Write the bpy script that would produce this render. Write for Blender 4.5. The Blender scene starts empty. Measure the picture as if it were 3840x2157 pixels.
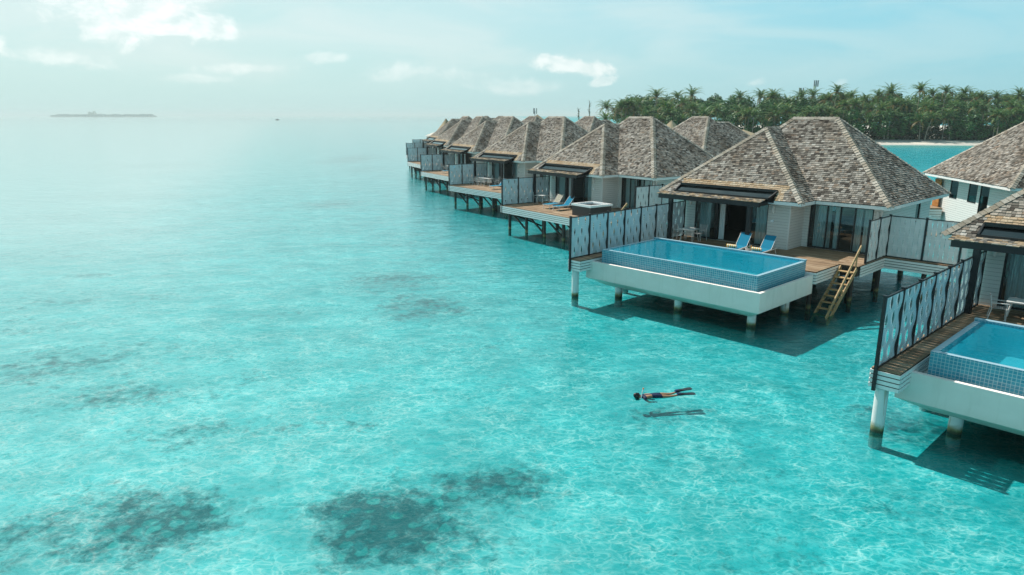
import bpy, bmesh, math, random
from mathutils import Vector, Matrix, noise
R = random.Random(7)
sc = bpy.context.scene
COL = sc.collection
rad = math.radians
CAMH = 9.0
D = 1.95                       # deck level above the water

# ------------------------------------------------------------------ helpers
class MB:
    """collects faces, then links them as one mesh object"""
    def __init__(s): s.v = []; s.f = []; s.m = []; s.mi = 0; s.sm = []
    def add(s, vs, fs, smooth=False):
        o = len(s.v); s.v += [tuple(p) for p in vs]
        for f in fs: s.f.append(tuple(i + o for i in f)); s.m.append(s.mi); s.sm.append(smooth)
    def box(s, x0, x1, y0, y1, z0, z1):
        s.add([(x0,y0,z0),(x1,y0,z0),(x1,y1,z0),(x0,y1,z0),(x0,y0,z1),(x1,y0,z1),(x1,y1,z1),(x0,y1,z1)],
              [(3,2,1,0),(4,5,6,7),(0,1,5,4),(1,2,6,5),(2,3,7,6),(3,0,4,7)])
        return s
    def bar(s, p, q, w, h=None, up=(0,0,1)):
        """a box section beam from p to q"""
        h = h or w; p = Vector(p); q = Vector(q); d = (q-p).normalized(); u = Vector(up)
        if abs(d.dot(u)) > .98: u = Vector((0,1,0))
        a = d.cross(u).normalized()*w/2; b = a.cross(d).normalized()*h/2
        s.add([p-a-b,p+a-b,p+a+b,p-a+b,q-a-b,q+a-b,q+a+b,q-a+b],
              [(0,1,2,3),(7,6,5,4),(4,5,1,0),(5,6,2,1),(6,7,3,2),(7,4,0,3)])
        return s
    def tube(s, pts, r, n=10, caps=True):
        """round tube through pts; r a number or a list"""
        pts = [Vector(p) for p in pts]; k = len(pts); rr = r if isinstance(r,(list,tuple)) else [r]*k
        vs = []; ref = None
        for i,p in enumerate(pts):
            d = (pts[min(i+1,k-1)]-pts[max(i-1,0)]).normalized()
            if ref is None: ref = Vector((1,0,0)) if abs(d.x) < .9 else Vector((0,1,0))
            a = (ref - d*ref.dot(d)).normalized(); b = d.cross(a); ref = a
            for j in range(n):
                t = 2*math.pi*j/n; vs.append(p + (a*math.cos(t)+b*math.sin(t))*rr[i])
        fs = [(i*n+j, i*n+(j+1)%n, (i+1)*n+(j+1)%n, (i+1)*n+j) for i in range(k-1) for j in range(n)]
        s.add(vs, fs, True)
        if caps: s.add(vs[:n], [tuple(range(n))[::-1]]); s.add(vs[-n:], [tuple(range(n))])
        return s
    def lathe(s, prof, c=(0,0,0), n=16):
        vs = [(c[0]+r*math.cos(2*math.pi*j/n), c[1]+r*math.sin(2*math.pi*j/n), c[2]+z) for r,z in prof for j in range(n)]
        s.add(vs, [(i*n+j, i*n+(j+1)%n, (i+1)*n+(j+1)%n, (i+1)*n+j) for i in range(len(prof)-1) for j in range(n)], True)
        return s
    def build(s, name, mats, parent=None, off=(0,0,0)):
        me = bpy.data.meshes.new(name)
        o = off
        me.from_pydata([(x-o[0],y-o[1],z-o[2]) for x,y,z in s.v], [], s.f)
        for m in (mats if isinstance(mats,(list,tuple)) else [mats]): me.materials.append(m)
        me.polygons.foreach_set('material_index', s.m); me.polygons.foreach_set('use_smooth', s.sm)
        me.update()
        ob = bpy.data.objects.new(name, me); COL.objects.link(ob)
        if parent: ob.parent = parent
        return ob

def tag(o, label=None, cat=None, group=None, kind=None):
    for k,v in (('label',label),('category',cat),('group',group),('kind',kind)):
        if v: o[k] = v
    return o
class Frame:
    """a villa's own axes: x along the row, y inland"""
    def __init__(s, x, y, a): s.o = Vector((x,y,0)); s.a = rad(a-90)
    def w(s, x, y, z=0): c,n = math.cos(s.a), math.sin(s.a); return (s.o.x+c*x-n*y, s.o.y+n*x+c*y, z)
class Thing:
    def __init__(s, name, label, cat, fr, base=(0,0,0), group=None, rot=0):
        e = bpy.data.objects.new(name, None); e.empty_display_size = .3; COL.objects.link(e)
        e.location = fr.w(*base); e.rotation_euler = (0,0,fr.a+rot); tag(e,label,cat,group); s.e = e; s.base = base
    def part(s, name, mb, mat, parent=None):      # meshes given in the frame's coordinates
        return mb.build(name, mat, parent or s.e, s.base)
def copy_tree(o, parent=None):
    c = o.copy(); COL.objects.link(c)
    if parent: c.parent = parent
    for ch in o.children: copy_tree(ch, c)
    return c
def place(e, fr, base, label, rot=0, group=None):
    e.location = fr.w(*base); e.rotation_euler = (0,0,fr.a+rot); e['label'] = label
    if group: e['group'] = group
    return e

# ------------------------------------------------------------------ materials
class N:
    def __init__(s, tree): s.t = tree; tree.nodes.clear()
    def n(s, typ, ins=None, **kw):
        nd = s.t.nodes.new(typ)
        for k,v in kw.items(): setattr(nd,k,v)
        for k,v in (ins or {}).items():
            sk = nd.inputs[k]
            if isinstance(v, bpy.types.NodeSocket): s.t.links.new(v, sk)
            elif isinstance(v,(tuple,list)) and len(v)==3 and sk.type=='RGBA': sk.default_value = (*v,1)
            else: sk.default_value = v
        return nd
    def math(s, op, a, b=0.0, c=None, clamp=False):
        i = {0:a,1:b}
        if c is not None: i[2]=c
        return s.n('ShaderNodeMath', i, operation=op, use_clamp=clamp).outputs[0]
    def mix(s, f, a, b, mode='MIX'):
        nd = s.n('ShaderNodeMix', data_type='RGBA', blend_type=mode)
        for idx,v in ((0,f),(6,a),(7,b)):
            sk = nd.inputs[idx]
            if isinstance(v,bpy.types.NodeSocket): s.t.links.new(v,sk)
            else: sk.default_value = (*v,1) if isinstance(v,(tuple,list)) else v
        return nd.outputs[2]
    def ramp(s, f, stops, interp='LINEAR'):
        nd = s.n('ShaderNodeValToRGB', {0:f}); cr = nd.color_ramp; cr.interpolation = interp
        while len(cr.elements) < len(stops): cr.elements.new(.5)
        for e,(p,c) in zip(cr.elements, stops): e.position = p; e.color = (*c,1) if len(c)==3 else c
        return nd.outputs[0]
    def noise(s, vec, scale, detail=3, rough=.55, dist=0):
        return s.n('ShaderNodeTexNoise', {'Vector':vec,'Scale':scale,'Detail':detail,'Roughness':rough,'Distortion':dist})
    def mr(s, v, a, b, c=0.0, d=1.0, t='SMOOTHSTEP'):
        return s.n('ShaderNodeMapRange', {0:v,1:a,2:b,3:c,4:d}, interpolation_type=t).outputs[0]
    def mapv(s, vec, scale=(1,1,1), loc=(0,0,0), rot=(0,0,0)):
        return s.n('ShaderNodeMapping', {'Vector':vec,'Scale':scale,'Location':loc,'Rotation':rot}).outputs[0]
    def obj(s): return s.n('ShaderNodeTexCoord').outputs['Object']
    def pos(s): return s.n('ShaderNodeNewGeometry').outputs['Position']
    def bump(s, h, st=.3, dist=.02): return s.n('ShaderNodeBump', {'Height':h,'Strength':st,'Distance':dist}).outputs[0]
    def out(s, sh, vol=None):
        o = s.n('ShaderNodeOutputMaterial')
        if sh: s.t.links.new(sh, o.inputs[0])
        if vol: s.t.links.new(vol, o.inputs[1])
def newmat(name):
    m = bpy.data.materials.new(name); m.use_nodes = True; return m, N(m.node_tree)
def pbr(n, col, rough=.6, bump=None, spec=.4, metal=0.0, **kw):
    i = {'Base Color':col,'Roughness':rough,'Specular IOR Level':spec,'Metallic':metal}
    if bump: i['Normal'] = bump
    i.update(kw)
    return n.n('ShaderNodeBsdfPrincipled', i).outputs[0]
def simple(name, col, rough=.6, var=.12, scale=6, spec=.4, metal=0.0, bump=.15):
    m,n = newmat(name); nz = n.noise(n.obj(), scale, 4)
    c = n.mix(nz.outputs[0], tuple(x*(1-var) for x in col), tuple(min(1,x*(1+var)) for x in col))
    n.out(pbr(n, c, rough, n.bump(nz.outputs[0], bump, .01), spec, metal)); return m

def shingle_mat(name, stops, mossy):
    m,n = newmat(name); g = n.n('ShaderNodeNewGeometry'); o = n.obj()
    base = n.ramp(g.outputs['Random Per Island'], stops, 'LINEAR')
    grain = n.noise(n.mapv(o,(22,22,9)), 1, 4, .65).outputs[0]
    big = n.noise(o, .55, 4, .6).outputs[0]
    warm = n.noise(o, .9, 3, .6, 1.0).outputs[1]
    c = n.mix(n.mr(grain,.3,.7), n.mix(1,base,(.60,.60,.60),'MULTIPLY'), base)
    c = n.mix(n.math('MULTIPLY', n.mr(big,.46,.68), mossy), c, n.mix(1,c,(.42,.36,.31),'MULTIPLY'))
    c = n.mix(n.math('MULTIPLY', n.mr(n.n('ShaderNodeSeparateColor',{0:warm}).outputs[0],  .52,.7), .28), c, n.mix(1,c,(1.0,.76,.55),'MULTIPLY'))
    n.out(pbr(n, c, .85, n.bump(grain,.4,.02), .2)); return m
M = {}
M['shingle'] = shingle_mat('weathered_shingle', [(0,(.055,.045,.038)),(.16,(.125,.112,.095)),(.36,(.21,.19,.165)),(.56,(.29,.268,.236)),(.74,(.37,.347,.312)),(.83,(.25,.185,.135)),(.92,(.49,.465,.425)),(1,(.34,.29,.23))], .75)
M['newshingle'] = shingle_mat('fresh_shingle', [(0,(.36,.25,.15)),(.5,(.48,.36,.24)),(1,(.56,.47,.36))], .1)
M['cap'] = shingle_mat('ridge_shingle', [(0,(.28,.245,.195)),(.5,(.40,.36,.30)),(1,(.52,.48,.42))], .25)
M['underlay'] = simple('roof_underlay', (.035,.03,.026), .9)
def siding():
    m,n = newmat('white_siding'); o = n.obj(); z = n.n('ShaderNodeSeparateXYZ',{0:o}).outputs[2]
    fr = n.math('FRACT', n.math('MULTIPLY', z, 1/.155))
    gap = n.mr(fr, .0, .10); lap = n.math('MULTIPLY', fr, 1.0)
    nz = n.noise(n.mapv(o,(2,2,14)), 1.0, 4).outputs[0]
    c = n.mix(nz, (.66,.66,.63), (.76,.76,.73)); c = n.mix(gap, (.12,.12,.12), c)
    n.out(pbr(n, c, .55, n.bump(n.math('ADD', n.math('MULTIPLY',lap,-.6), n.math('MULTIPLY',gap,.6)), .7, .02))); return m
M['siding'] = siding()
M['white'] = simple('white_paint', (.78,.78,.76), .5, .05, 3)
def stained():
    m,n = newmat('white_render'); o = n.obj(); z = n.n('ShaderNodeSeparateXYZ',{0:o}).outputs[2]
    nz = n.noise(o,1.3,5,.6).outputs[0]; streak = n.noise(n.mapv(o,(3.5,3.5,.35)),1,4,.65).outputs[0]
    c = n.mix(n.mr(nz,.3,.7),(.82,.725,.67),(.88,.78,.725)); c = n.mix(n.math('MULTIPLY',n.mr(streak,.50,.72),.20), c, (.50,.44,.36))
    c = n.mix(n.math('MULTIPLY',n.math('MULTIPLY',n.mr(z,1.25,.55),n.mr(nz,.35,.6)),.5), c, (.36,.36,.26))
    n.out(pbr(n,c,.75,n.bump(n.noise(o,9,4).outputs[0],.25,.01),.3)); return m
M['render'] = stained()
M['black'] = simple('black_metal', (.012,.014,.016), .45, .2, 8)
M['frame'] = simple('dark_frame', (.016,.017,.018), .4, .2, 5)
M['dark'] = simple('dark_interior', (.04,.035,.03), .8)
M['alu'] = simple('pale_aluminium', (.66,.66,.64), .4, .06, 6)
M['floor'] = simple('dark_floor', (.10,.075,.05), .6)
def planks(name, stops):
    m,n = newmat(name); g = n.n('ShaderNodeNewGeometry'); o = n.obj()
    b = n.ramp(g.outputs['Random Per Island'], stops)
    gr = n.noise(n.mapv(o,(1.2,30,4)),1,5,.65).outputs[0]; st = n.noise(o,.8,3).outputs[0]
    c = n.mix(n.mr(gr,.3,.7), n.mix(1,b,(.6,.58,.56),'MULTIPLY'), b); c = n.mix(n.mr(st,.4,.75), c, n.mix(1,c,(.72,.68,.66),'MULTIPLY'))
    n.out(pbr(n,c,.65,n.bump(gr,.3,.01),.3)); return m
M['deck'] = planks('hardwood_decking', [(0,(.24,.155,.09)),(.5,(.36,.245,.15)),(1,(.46,.34,.23))])
M['timber'] = planks('pale_timber', [(0,(.46,.30,.14)),(1,(.58,.40,.21))])
M['darkwood'] = planks('dark_pile_wood', [(0,(.022,.02,.018)),(1,(.045,.038,.03))])
def pile_mat(name, col):
    m,n = newmat(name); p = n.pos(); z = n.n('ShaderNodeSeparateXYZ',{0:p}).outputs[2]
    nz = n.noise(p,3,4,.6).outputs[0]; zz = n.math('ADD', z, n.math('MULTIPLY', n.math('SUBTRACT',nz,.5), .35))
    c = n.mix(nz, tuple(x*.92 for x in col), col)
    c = n.mix(n.mr(zz,.10,.32), (.22,.21,.09), c); c = n.mix(n.math('MULTIPLY',n.mr(zz,.14,.03),n.mr(zz,-.22,-.08)), c, (.04,.05,.025))
    c = n.mix(n.mr(zz,-.12,-.25), c, tuple(x*.55 for x in col))
    st = n.noise(n.mapv(p,(6,6,.7)),1,3).outputs[0]
    c = n.mix(n.math('MULTIPLY',n.mr(st,.62,.7),.5), c, (.30,.19,.08))
    n.out(pbr(n,c,.6,n.bump(nz,.2,.02))); return m
M['pile'] = pile_mat('white_concrete_pile', (.74,.74,.72))
M['woodpile'] = pile_mat('black_wood_pile', (.03,.026,.022))
def tile():
    m,n = newmat('blue_mosaic'); o = n.obj()
    g = n.n('ShaderNodeNewGeometry'); nr = n.n('ShaderNodeSeparateXYZ',{0:n.n('ShaderNodeVectorTransform',{0:g.outputs['Normal']},vector_type='NORMAL',convert_from='WORLD',convert_to='OBJECT').outputs[0]})
    s = n.n('ShaderNodeSeparateXYZ',{0:n.mapv(o,(1/.1,1/.1,1/.1),(.5,.5,.5))})
    def line(c, nx):
        fr = n.math('FRACT', c); e = n.math('MINIMUM', fr, n.math('SUBTRACT',1,fr))
        l = n.mr(e,.05,.10)
        return n.math('MAXIMUM', l, n.math('GREATER_THAN', n.math('ABSOLUTE',nx), .7))
    gm = n.math('MINIMUM', n.math('MINIMUM', line(s.outputs[0],nr.outputs[0]), line(s.outputs[1],nr.outputs[1])), line(s.outputs[2],nr.outputs[2]))
    cell = n.n('ShaderNodeTexWhiteNoise',{0:n.n('ShaderNodeVectorMath',{0:n.mapv(o,(10,10,10),(.52,.52,.52))},operation='FLOOR').outputs[0]}).outputs[0]
    c = n.mix(cell,(.03,.24,.35),(.06,.34,.45)); c = n.mix(gm,(.36,.55,.60),c)
    n.out(pbr(n,c,.2,n.bump(gm,.3,.004),.5)); return m
M['tile'] = tile()
M['innertile'] = simple('pale_blue_pool_lining', (.24,.68,.78), .4, .06, 6, .3)
M['coping'] = simple('pale_tile_coping', (.30,.46,.54), .3, .1, 20)
def poolwater():
    m,n = newmat('pool_water'); p = n.pos()
    nz = n.noise(p,2.2,3,.5).outputs[0]; nm = n.bump(nz,.25,.06)
    f = n.n('ShaderNodeFresnel',{'IOR':1.33,'Normal':nm}).outputs[0]
    t = n.n('ShaderNodeBsdfTransparent',{0:(.24,.76,.88)}).outputs[0]; g = n.n('ShaderNodeBsdfGlossy',{0:(1,1,1),'Roughness':.02,'Normal':nm}).outputs[0]
    b = n.n('ShaderNodeBsdfDiffuse',{0:(.01,.42,.60)}).outputs[0]; t = n.n('ShaderNodeMixShader',{0:.30,1:t,2:b}).outputs[0]
    n.out(n.n('ShaderNodeMixShader',{0:f,1:t,2:g}).outputs[0]); return m
M['poolwater'] = poolwater()
def glass(name, tint, gl):
    m,n = newmat(name)
    f = n.math('ADD', n.math('MULTIPLY', n.n('ShaderNodeFresnel',{'IOR':1.5}).outputs[0], 1.0), gl)
    t = n.n('ShaderNodeBsdfTransparent',{0:tint}).outputs[0]; g = n.n('ShaderNodeBsdfGlossy',{0:(.9,1,1),'Roughness':.02}).outputs[0]
    n.out(n.n('ShaderNodeMixShader',{0:f,1:t,2:g}).outputs[0]); return m
M['glass'] = glass('window_glass', (.72,.84,.84), .05)
M['darkglass'] = glass('tinted_glass', (.10,.17,.19), .08)
def cloth(name, col, rough=.9, stripes=None, axis=0, freq=8):
    m,n = newmat(name); o = n.obj(); nz = n.noise(o,25,3).outputs[0]
    c = n.mix(nz, tuple(x*.88 for x in col), col)
    if stripes:
        s = n.n('ShaderNodeSeparateXYZ',{0:o}).outputs[axis]
        c = n.mix(n.math('GREATER_THAN', n.math('FRACT', n.math('MULTIPLY',s,freq)), .5), c, stripes)
    sh = pbr(n,c,rough,n.bump(nz,.3,.005),.2)
    n.out(sh); return m
M['sling'] = cloth('blue_sling', (.008,.19,.31))
M['curtain'] = cloth('sheer_curtain', (.80,.84,.84))
M['linen'] = cloth('white_linen', (.75,.76,.76))
M['towel'] = cloth('yellow_striped_towel', (.76,.74,.68), stripes=(.72,.42,.06), axis=0, freq=9)
M['towel2'] = cloth('brown_striped_towel', (.68,.62,.50), stripes=(.12,.11,.08), axis=0, freq=9)
M['navy'] = cloth('navy_swimwear', (.012,.022,.06), .6)
M['denim'] = cloth('blue_towel_cloth', (.12,.35,.62))
M['slat'] = simple('grey_slat', (.42,.42,.41), .5, .08, 8)
M['strip'] = simple('woven_shaded_strip', (.54,.65,.69), .35, .08, 4, .5)  # same strip as the white one, bluish sky shade put into its colour
M['whitestrip'] = simple('woven_white_strip', (.66,.67,.67), .42, .06, 4, .5)
M['steel'] = simple('steel_rod', (.75,.75,.75), .25, .05, 6, .5, .6)
M['acrylic'] = simple('white_acrylic', (.82,.82,.82), .2, .03, 4, .5, bump=.02)
M['wicker'] = simple('dark_panel', (.025,.025,.027), .5, .2, 12)
M['bucket'] = simple('concrete_bucket', (.30,.30,.29), .8, .15, 14)
M['orange'] = simple('orange_juice', (.80,.26,.03), .3, .05)
M['plasticorange'] = simple('orange_plastic', (.85,.18,.03), .4, .05)
M['plasticwhite'] = simple('white_plastic', (.8,.8,.78), .35, .04)
M['door'] = planks('orange_wood_door', [(0,(.42,.17,.035)),(1,(.52,.23,.06))])
M['skin'] = simple('tanned_skin', (.36,.19,.11), .5, .12, 12)
M['hair'] = simple('black_hair', (.008,.007,.007), .35, .3, 40)
M['rubber'] = simple('black_rubber', (.012,.014,.02), .4, .2, 10)
M['bluerubber'] = simple('blue_rubber', (.012,.04,.14), .4, .2, 10)
M['thatch'] = simple('dry_thatch', (.34,.27,.18), .95, .35, 9, .1, bump=.8)
M['palebluecloth'] = cloth('blue_parasol_cloth', (.05,.33,.50))
def leafmat(name, stops, trans=.25):
    m,n = newmat(name); g = n.n('ShaderNodeNewGeometry'); o = n.obj()
    oi = n.n('ShaderNodeObjectInfo').outputs['Random']
    c = n.ramp(g.outputs['Random Per Island'], stops)
    c = n.mix(n.mr(n.noise(o,.6,2).outputs[0],.35,.65), n.mix(1,c,(.62,.7,.6),'MULTIPLY'), c)
    c = n.mix(oi, c, n.mix(1,c,(1.15,1.05,.8),'MULTIPLY'))
    d = pbr(n,c,.5,None,.35); t = n.n('ShaderNodeBsdfTranslucent',{0:c}).outputs[0]
    n.out(n.n('ShaderNodeMixShader',{0:trans,1:d,2:t}).outputs[0]); return m
M['palm'] = leafmat('palm_frond', [(0,(.035,.13,.05)),(.5,(.075,.20,.06)),(.8,(.16,.26,.07)),(1,(.33,.28,.08))])
M['palmold'] = leafmat('yellowed_frond', [(0,(.13,.12,.035)),(.5,(.24,.17,.05)),(1,(.30,.19,.06))])
M['leaf'] = leafmat('broad_leaf', [(0,(.018,.085,.032)),(.5,(.04,.15,.045)),(1,(.10,.22,.06))])
M['bush'] = leafmat('bush_leaf', [(0,(.015,.04,.018)),(.6,(.03,.07,.025)),(1,(.10,.10,.04))])
M['bark'] = simple('palm_bark', (.30,.25,.19), .9, .25, 5)
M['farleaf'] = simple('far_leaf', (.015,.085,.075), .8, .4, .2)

# ------------------------------------------------------------------ world
SUN_AZ, SUN_EL = rad(133), rad(53)     # math azimuth
def make_world():
    w = bpy.data.worlds.new("World"); sc.world = w; w.use_nodes = True; n = N(w.node_tree)
    d = n.n('ShaderNodeTexCoord').outputs['Generated']
    x,y,z = n.n('ShaderNodeSeparateXYZ',{0:d}).outputs
    az = n.math('MULTIPLY', n.math('ARCTAN2',x,y), 57.2958); el = n.math('MULTIPLY', n.math('ARCSINE',z), 57.2958)
    h = n.math('SQRT', n.math('ADD', n.math('MULTIPLY',x,x), n.math('MULTIPLY',y,y)))
    side = n.math('DIVIDE', n.math('ADD', n.math('MULTIPLY',x,-.76), n.math('MULTIPLY',y,.65)), n.math('MAXIMUM',h,.001))
    t = n.mr(side, -.1, 1.0)
    low = n.mix(t, (.215,.455,.525), (.40,.565,.565)); mid = n.mix(t, (.135,.45,.575), (.43,.585,.59))
    top = (.085,.175,.215)
    e1 = n.mr(el, .5, 9, t='SMOOTHSTEP'); e2 = n.mr(el, 9, 45)
    c = n.mix(e1, low, mid); c = n.mix(e2, c, top)
    # thin high cloud, drawn out sideways
    v = n.n('ShaderNodeCombineXYZ',{0:n.math('MULTIPLY',az,.055),1:n.math('MULTIPLY',el,.24),2:0.0}).outputs[0]
    w1 = n.noise(n.mapv(v,(1,1,1),(3.1,.4,0),(0,0,.10)), 1.3, 6, .55, .5).outputs[0]
    wm = n.math('MULTIPLY', n.mr(w1,.34,.66), n.mr(el,1.0,4.5))
    c = n.mix(n.math('MULTIPLY', wm, n.math('ADD', .38, n.math('MULTIPLY',t,.40))), c, n.mix(t,(.40,.555,.58),(.52,.61,.61)))
    # cumulus: blobs of the sky with a torn edge
    v2 = n.n('ShaderNodeCombineXYZ',{0:az,1:n.math('MULTIPLY',el,1.5),2:1.7}).outputs[0]
    f1 = n.noise(v2, .30, 10, .62, .3).outputs[0]
    f2 = n.noise(n.mapv(v2,(1,1,1),(.5,-.6,0)), .30, 10, .62, .3).outputs[0]
    def blob(a0,e0,ra,re,slope=0.0):
        da = n.math('DIVIDE', n.math('SUBTRACT',az,a0), ra)
        ee = n.math('SUBTRACT', el, e0)
        if slope: ee = n.math('SUBTRACT', ee, n.math('MULTIPLY', n.math('SUBTRACT',az,a0), slope))
        de = n.math('DIVIDE', ee, re)
        return n.math('SUBTRACT', 1, n.math('SQRT', n.math('ADD', n.math('MULTIPLY',da,da), n.math('MULTIPLY',de,de))))
    def cloud(bl, gain, lo, hi, amt):
        dens = n.math('ADD', n.math('MULTIPLY',bl,gain), n.math('SUBTRACT',f1,.5))
        return n.math('MULTIPLY', n.mr(dens,lo,hi), amt)
    lit = n.mr(n.math('SUBTRACT',f1,f2), -.16,.12)
    white = n.mix(lit, n.mix(t,(.47,.60,.61),(.55,.635,.635)), n.mix(t,(.62,.69,.69),(.74,.765,.76)))
    for a0,e0,ra,re,sl,gain,lo,hi,amt in ((-27.2,7.6,7.4,3.5,0,.70,.06,.36,.97),(-22.6,6.2,3.2,1.4,0,.55,.05,.30,.85),(-28.6,6.0,3.0,1.1,0,.55,.05,.30,.7),(-31.5,3.6,5.0,1.1,-.12,.55,.12,.40,.55),(-36,4.6,2.2,.8,0,.5,.1,.3,.6),
            (5.0,3.75,5.2,.95,-.13,.42,.05,.26,.85),(7.2,2.6,1.6,.55,.2,.55,.1,.3,.6),(-20,3.4,5.5,.8,.06,.5,.12,.4,.5),(-15,4.3,3.2,.6,0,.5,.1,.4,.5),(-7,3.3,6,1.4,0,.45,.12,.5,.5),(18.5,2.4,1.3,.5,.2,.4,.08,.4,.4),(24.4,2.3,.9,.4,.2,.4,.08,.4,.35),(0,2.2,7,1.0,0,.45,.12,.5,.4),(-24,2.6,5,.5,0,.45,.1,.4,.3)):
        c = n.mix(cloud(blob(a0,e0,ra,re,sl),gain,lo,hi,amt), c, white)
    sky = n.n('ShaderNodeTexSky', sky_type='NISHITA', sun_disc=False, sun_elevation=SUN_EL, sun_rotation=rad(90)-SUN_AZ, dust_density=2.0)
    c2 = n.mix(1.0, c, n.mix(1,sky.outputs[0],(.008,.010,.009),'MULTIPLY'), 'ADD')
    # below the horizon: nothing but sea light
    c2 = n.mix(n.mr(z,-.02,-.002), (.20,.42,.45), c2)
    bg = n.n('ShaderNodeBackground',{0:c2,1:1.0})
    o = n.n('ShaderNodeOutputWorld'); n.t.links.new(bg.outputs[0], o.inputs[0])
make_world()
sl = bpy.data.lights.new('sun','SUN'); sl.energy = 4.3; sl.angle = rad(.55); sl.color = (1,.95,.87)
so = bpy.data.objects.new('sun', sl); COL.objects.link(so)
sd = Vector((math.cos(SUN_AZ)*math.cos(SUN_EL), math.sin(SUN_AZ)*math.cos(SUN_EL), math.sin(SUN_EL)))
so.rotation_euler = sd.to_track_quat('Z','Y').to_euler(); so.location = sd*60

# ------------------------------------------------------------------ camera
PITCH = math.atan((1447/2-291)/1750)
cam = bpy.data.cameras.new('camera'); cam.lens = 36*1750/2576; cam.sensor_width = 36; cam.clip_start = .1; cam.clip_end = 90000
co = bpy.data.objects.new('camera', cam); COL.objects.link(co); co.location = (0,0,CAMH)
co.rotation_euler = (math.pi/2-PITCH,0,0); sc.camera = co
def ray(u, v):
    x = (u-1288)/1750; y = (v-723.5)/1750
    return Vector((x, math.cos(PITCH)-y*math.sin(PITCH), -math.sin(PITCH)-y*math.cos(PITCH)))
def at_y(u, v, Y): r = ray(u,v); return Vector((r.x*Y/r.y, Y, CAMH+r.z*Y/r.y))
def at_z(u, v, z): r = ray(u,v); k = (z-CAMH)/r.z; return Vector((r.x*k, r.y*k, z))

# ------------------------------------------------------------------ sea
def axis(lo, hi, step, far, g=1.35):
    a = [lo + i*(hi-lo)/round((hi-lo)/step) for i in range(round((hi-lo)/step)+1)]
    s = step; p = hi
    while p < far: s *= g; p += s; a.append(p)
    s = step; p = lo; pre = []
    while p > -far: s *= g; p -= s; pre.append(p)
    return pre[::-1] + a
BED = -0.52
def sst(a,b,x): t = max(0,min(1,(x-a)/(b-a))); return t*t*(3-2*t)
REEF_SHADE = [(-9.3,14.6,3.8,2.4,.2,.80),(-2.6,14.8,2.7,2.1,-.3,1.02),(-.6,16.8,2.2,1.8,0,.75),(-14.2,22.6,4.5,1.9,.25,.62),(-18.5,25.5,5.5,3.6,.3,.62),(-6.6,40,4.2,4,0,.62),(-4.8,34.2,3,3.6,.4,.74),(5.2,21.1,2.4,1.2,.1,.56),(-24,36,10,4,.2,.42),(-33,47,10,5,.3,.42),(-15,27,6,2.5,.25,.42),(-45,66,14,6,.3,.45),(-16,60,8,5,.2,.40),  # includes a dark patch painted beneath the snorkeller to blend in the cast shadow
        (-20,77,4.5,7,0,.60),(-36,160,8,22,0,.7),(-27,128,6,12,0,.5),(-1.8,28,2.6,2.2,0,.40),(-25.9,41.5,1.7,.8,0,.85),(12.3,20.0,2.6,1.8,.5,.72),(-10,24.6,3,1.3,.2,.45),(-33,58,9,4,.2,.45),(5,13.5,3,1.2,0,.42),(2.5,27,3,1.5,.1,.35),
        (-22,31,5,2,.2,.5),(-12,33,4,2,.3,.42),(-9,20,5,1.6,.2,.5),(-48,85,14,8,0,.45),(-9,52,4,2.5,.2,.45),(6,18,4,2.2,.2,.38),(10.5,15.5,3,1.5,0,.42),(17,25,3,3,0,.5),(-70,140,20,14,0,.5)]
def reef_shade(x,y):
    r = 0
    for cx,cy,rx,ry,a,s in REEF_SHADE:
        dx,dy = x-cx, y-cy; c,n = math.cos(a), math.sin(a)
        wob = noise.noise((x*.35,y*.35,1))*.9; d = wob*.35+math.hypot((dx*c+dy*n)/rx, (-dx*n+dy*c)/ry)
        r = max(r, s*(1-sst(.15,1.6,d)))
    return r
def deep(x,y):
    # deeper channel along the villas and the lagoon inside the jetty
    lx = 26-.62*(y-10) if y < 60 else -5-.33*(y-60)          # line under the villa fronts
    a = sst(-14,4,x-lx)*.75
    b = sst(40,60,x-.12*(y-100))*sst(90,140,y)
    return max(a*(1-.3*sst(60,140,y)), b*1.25)
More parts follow.
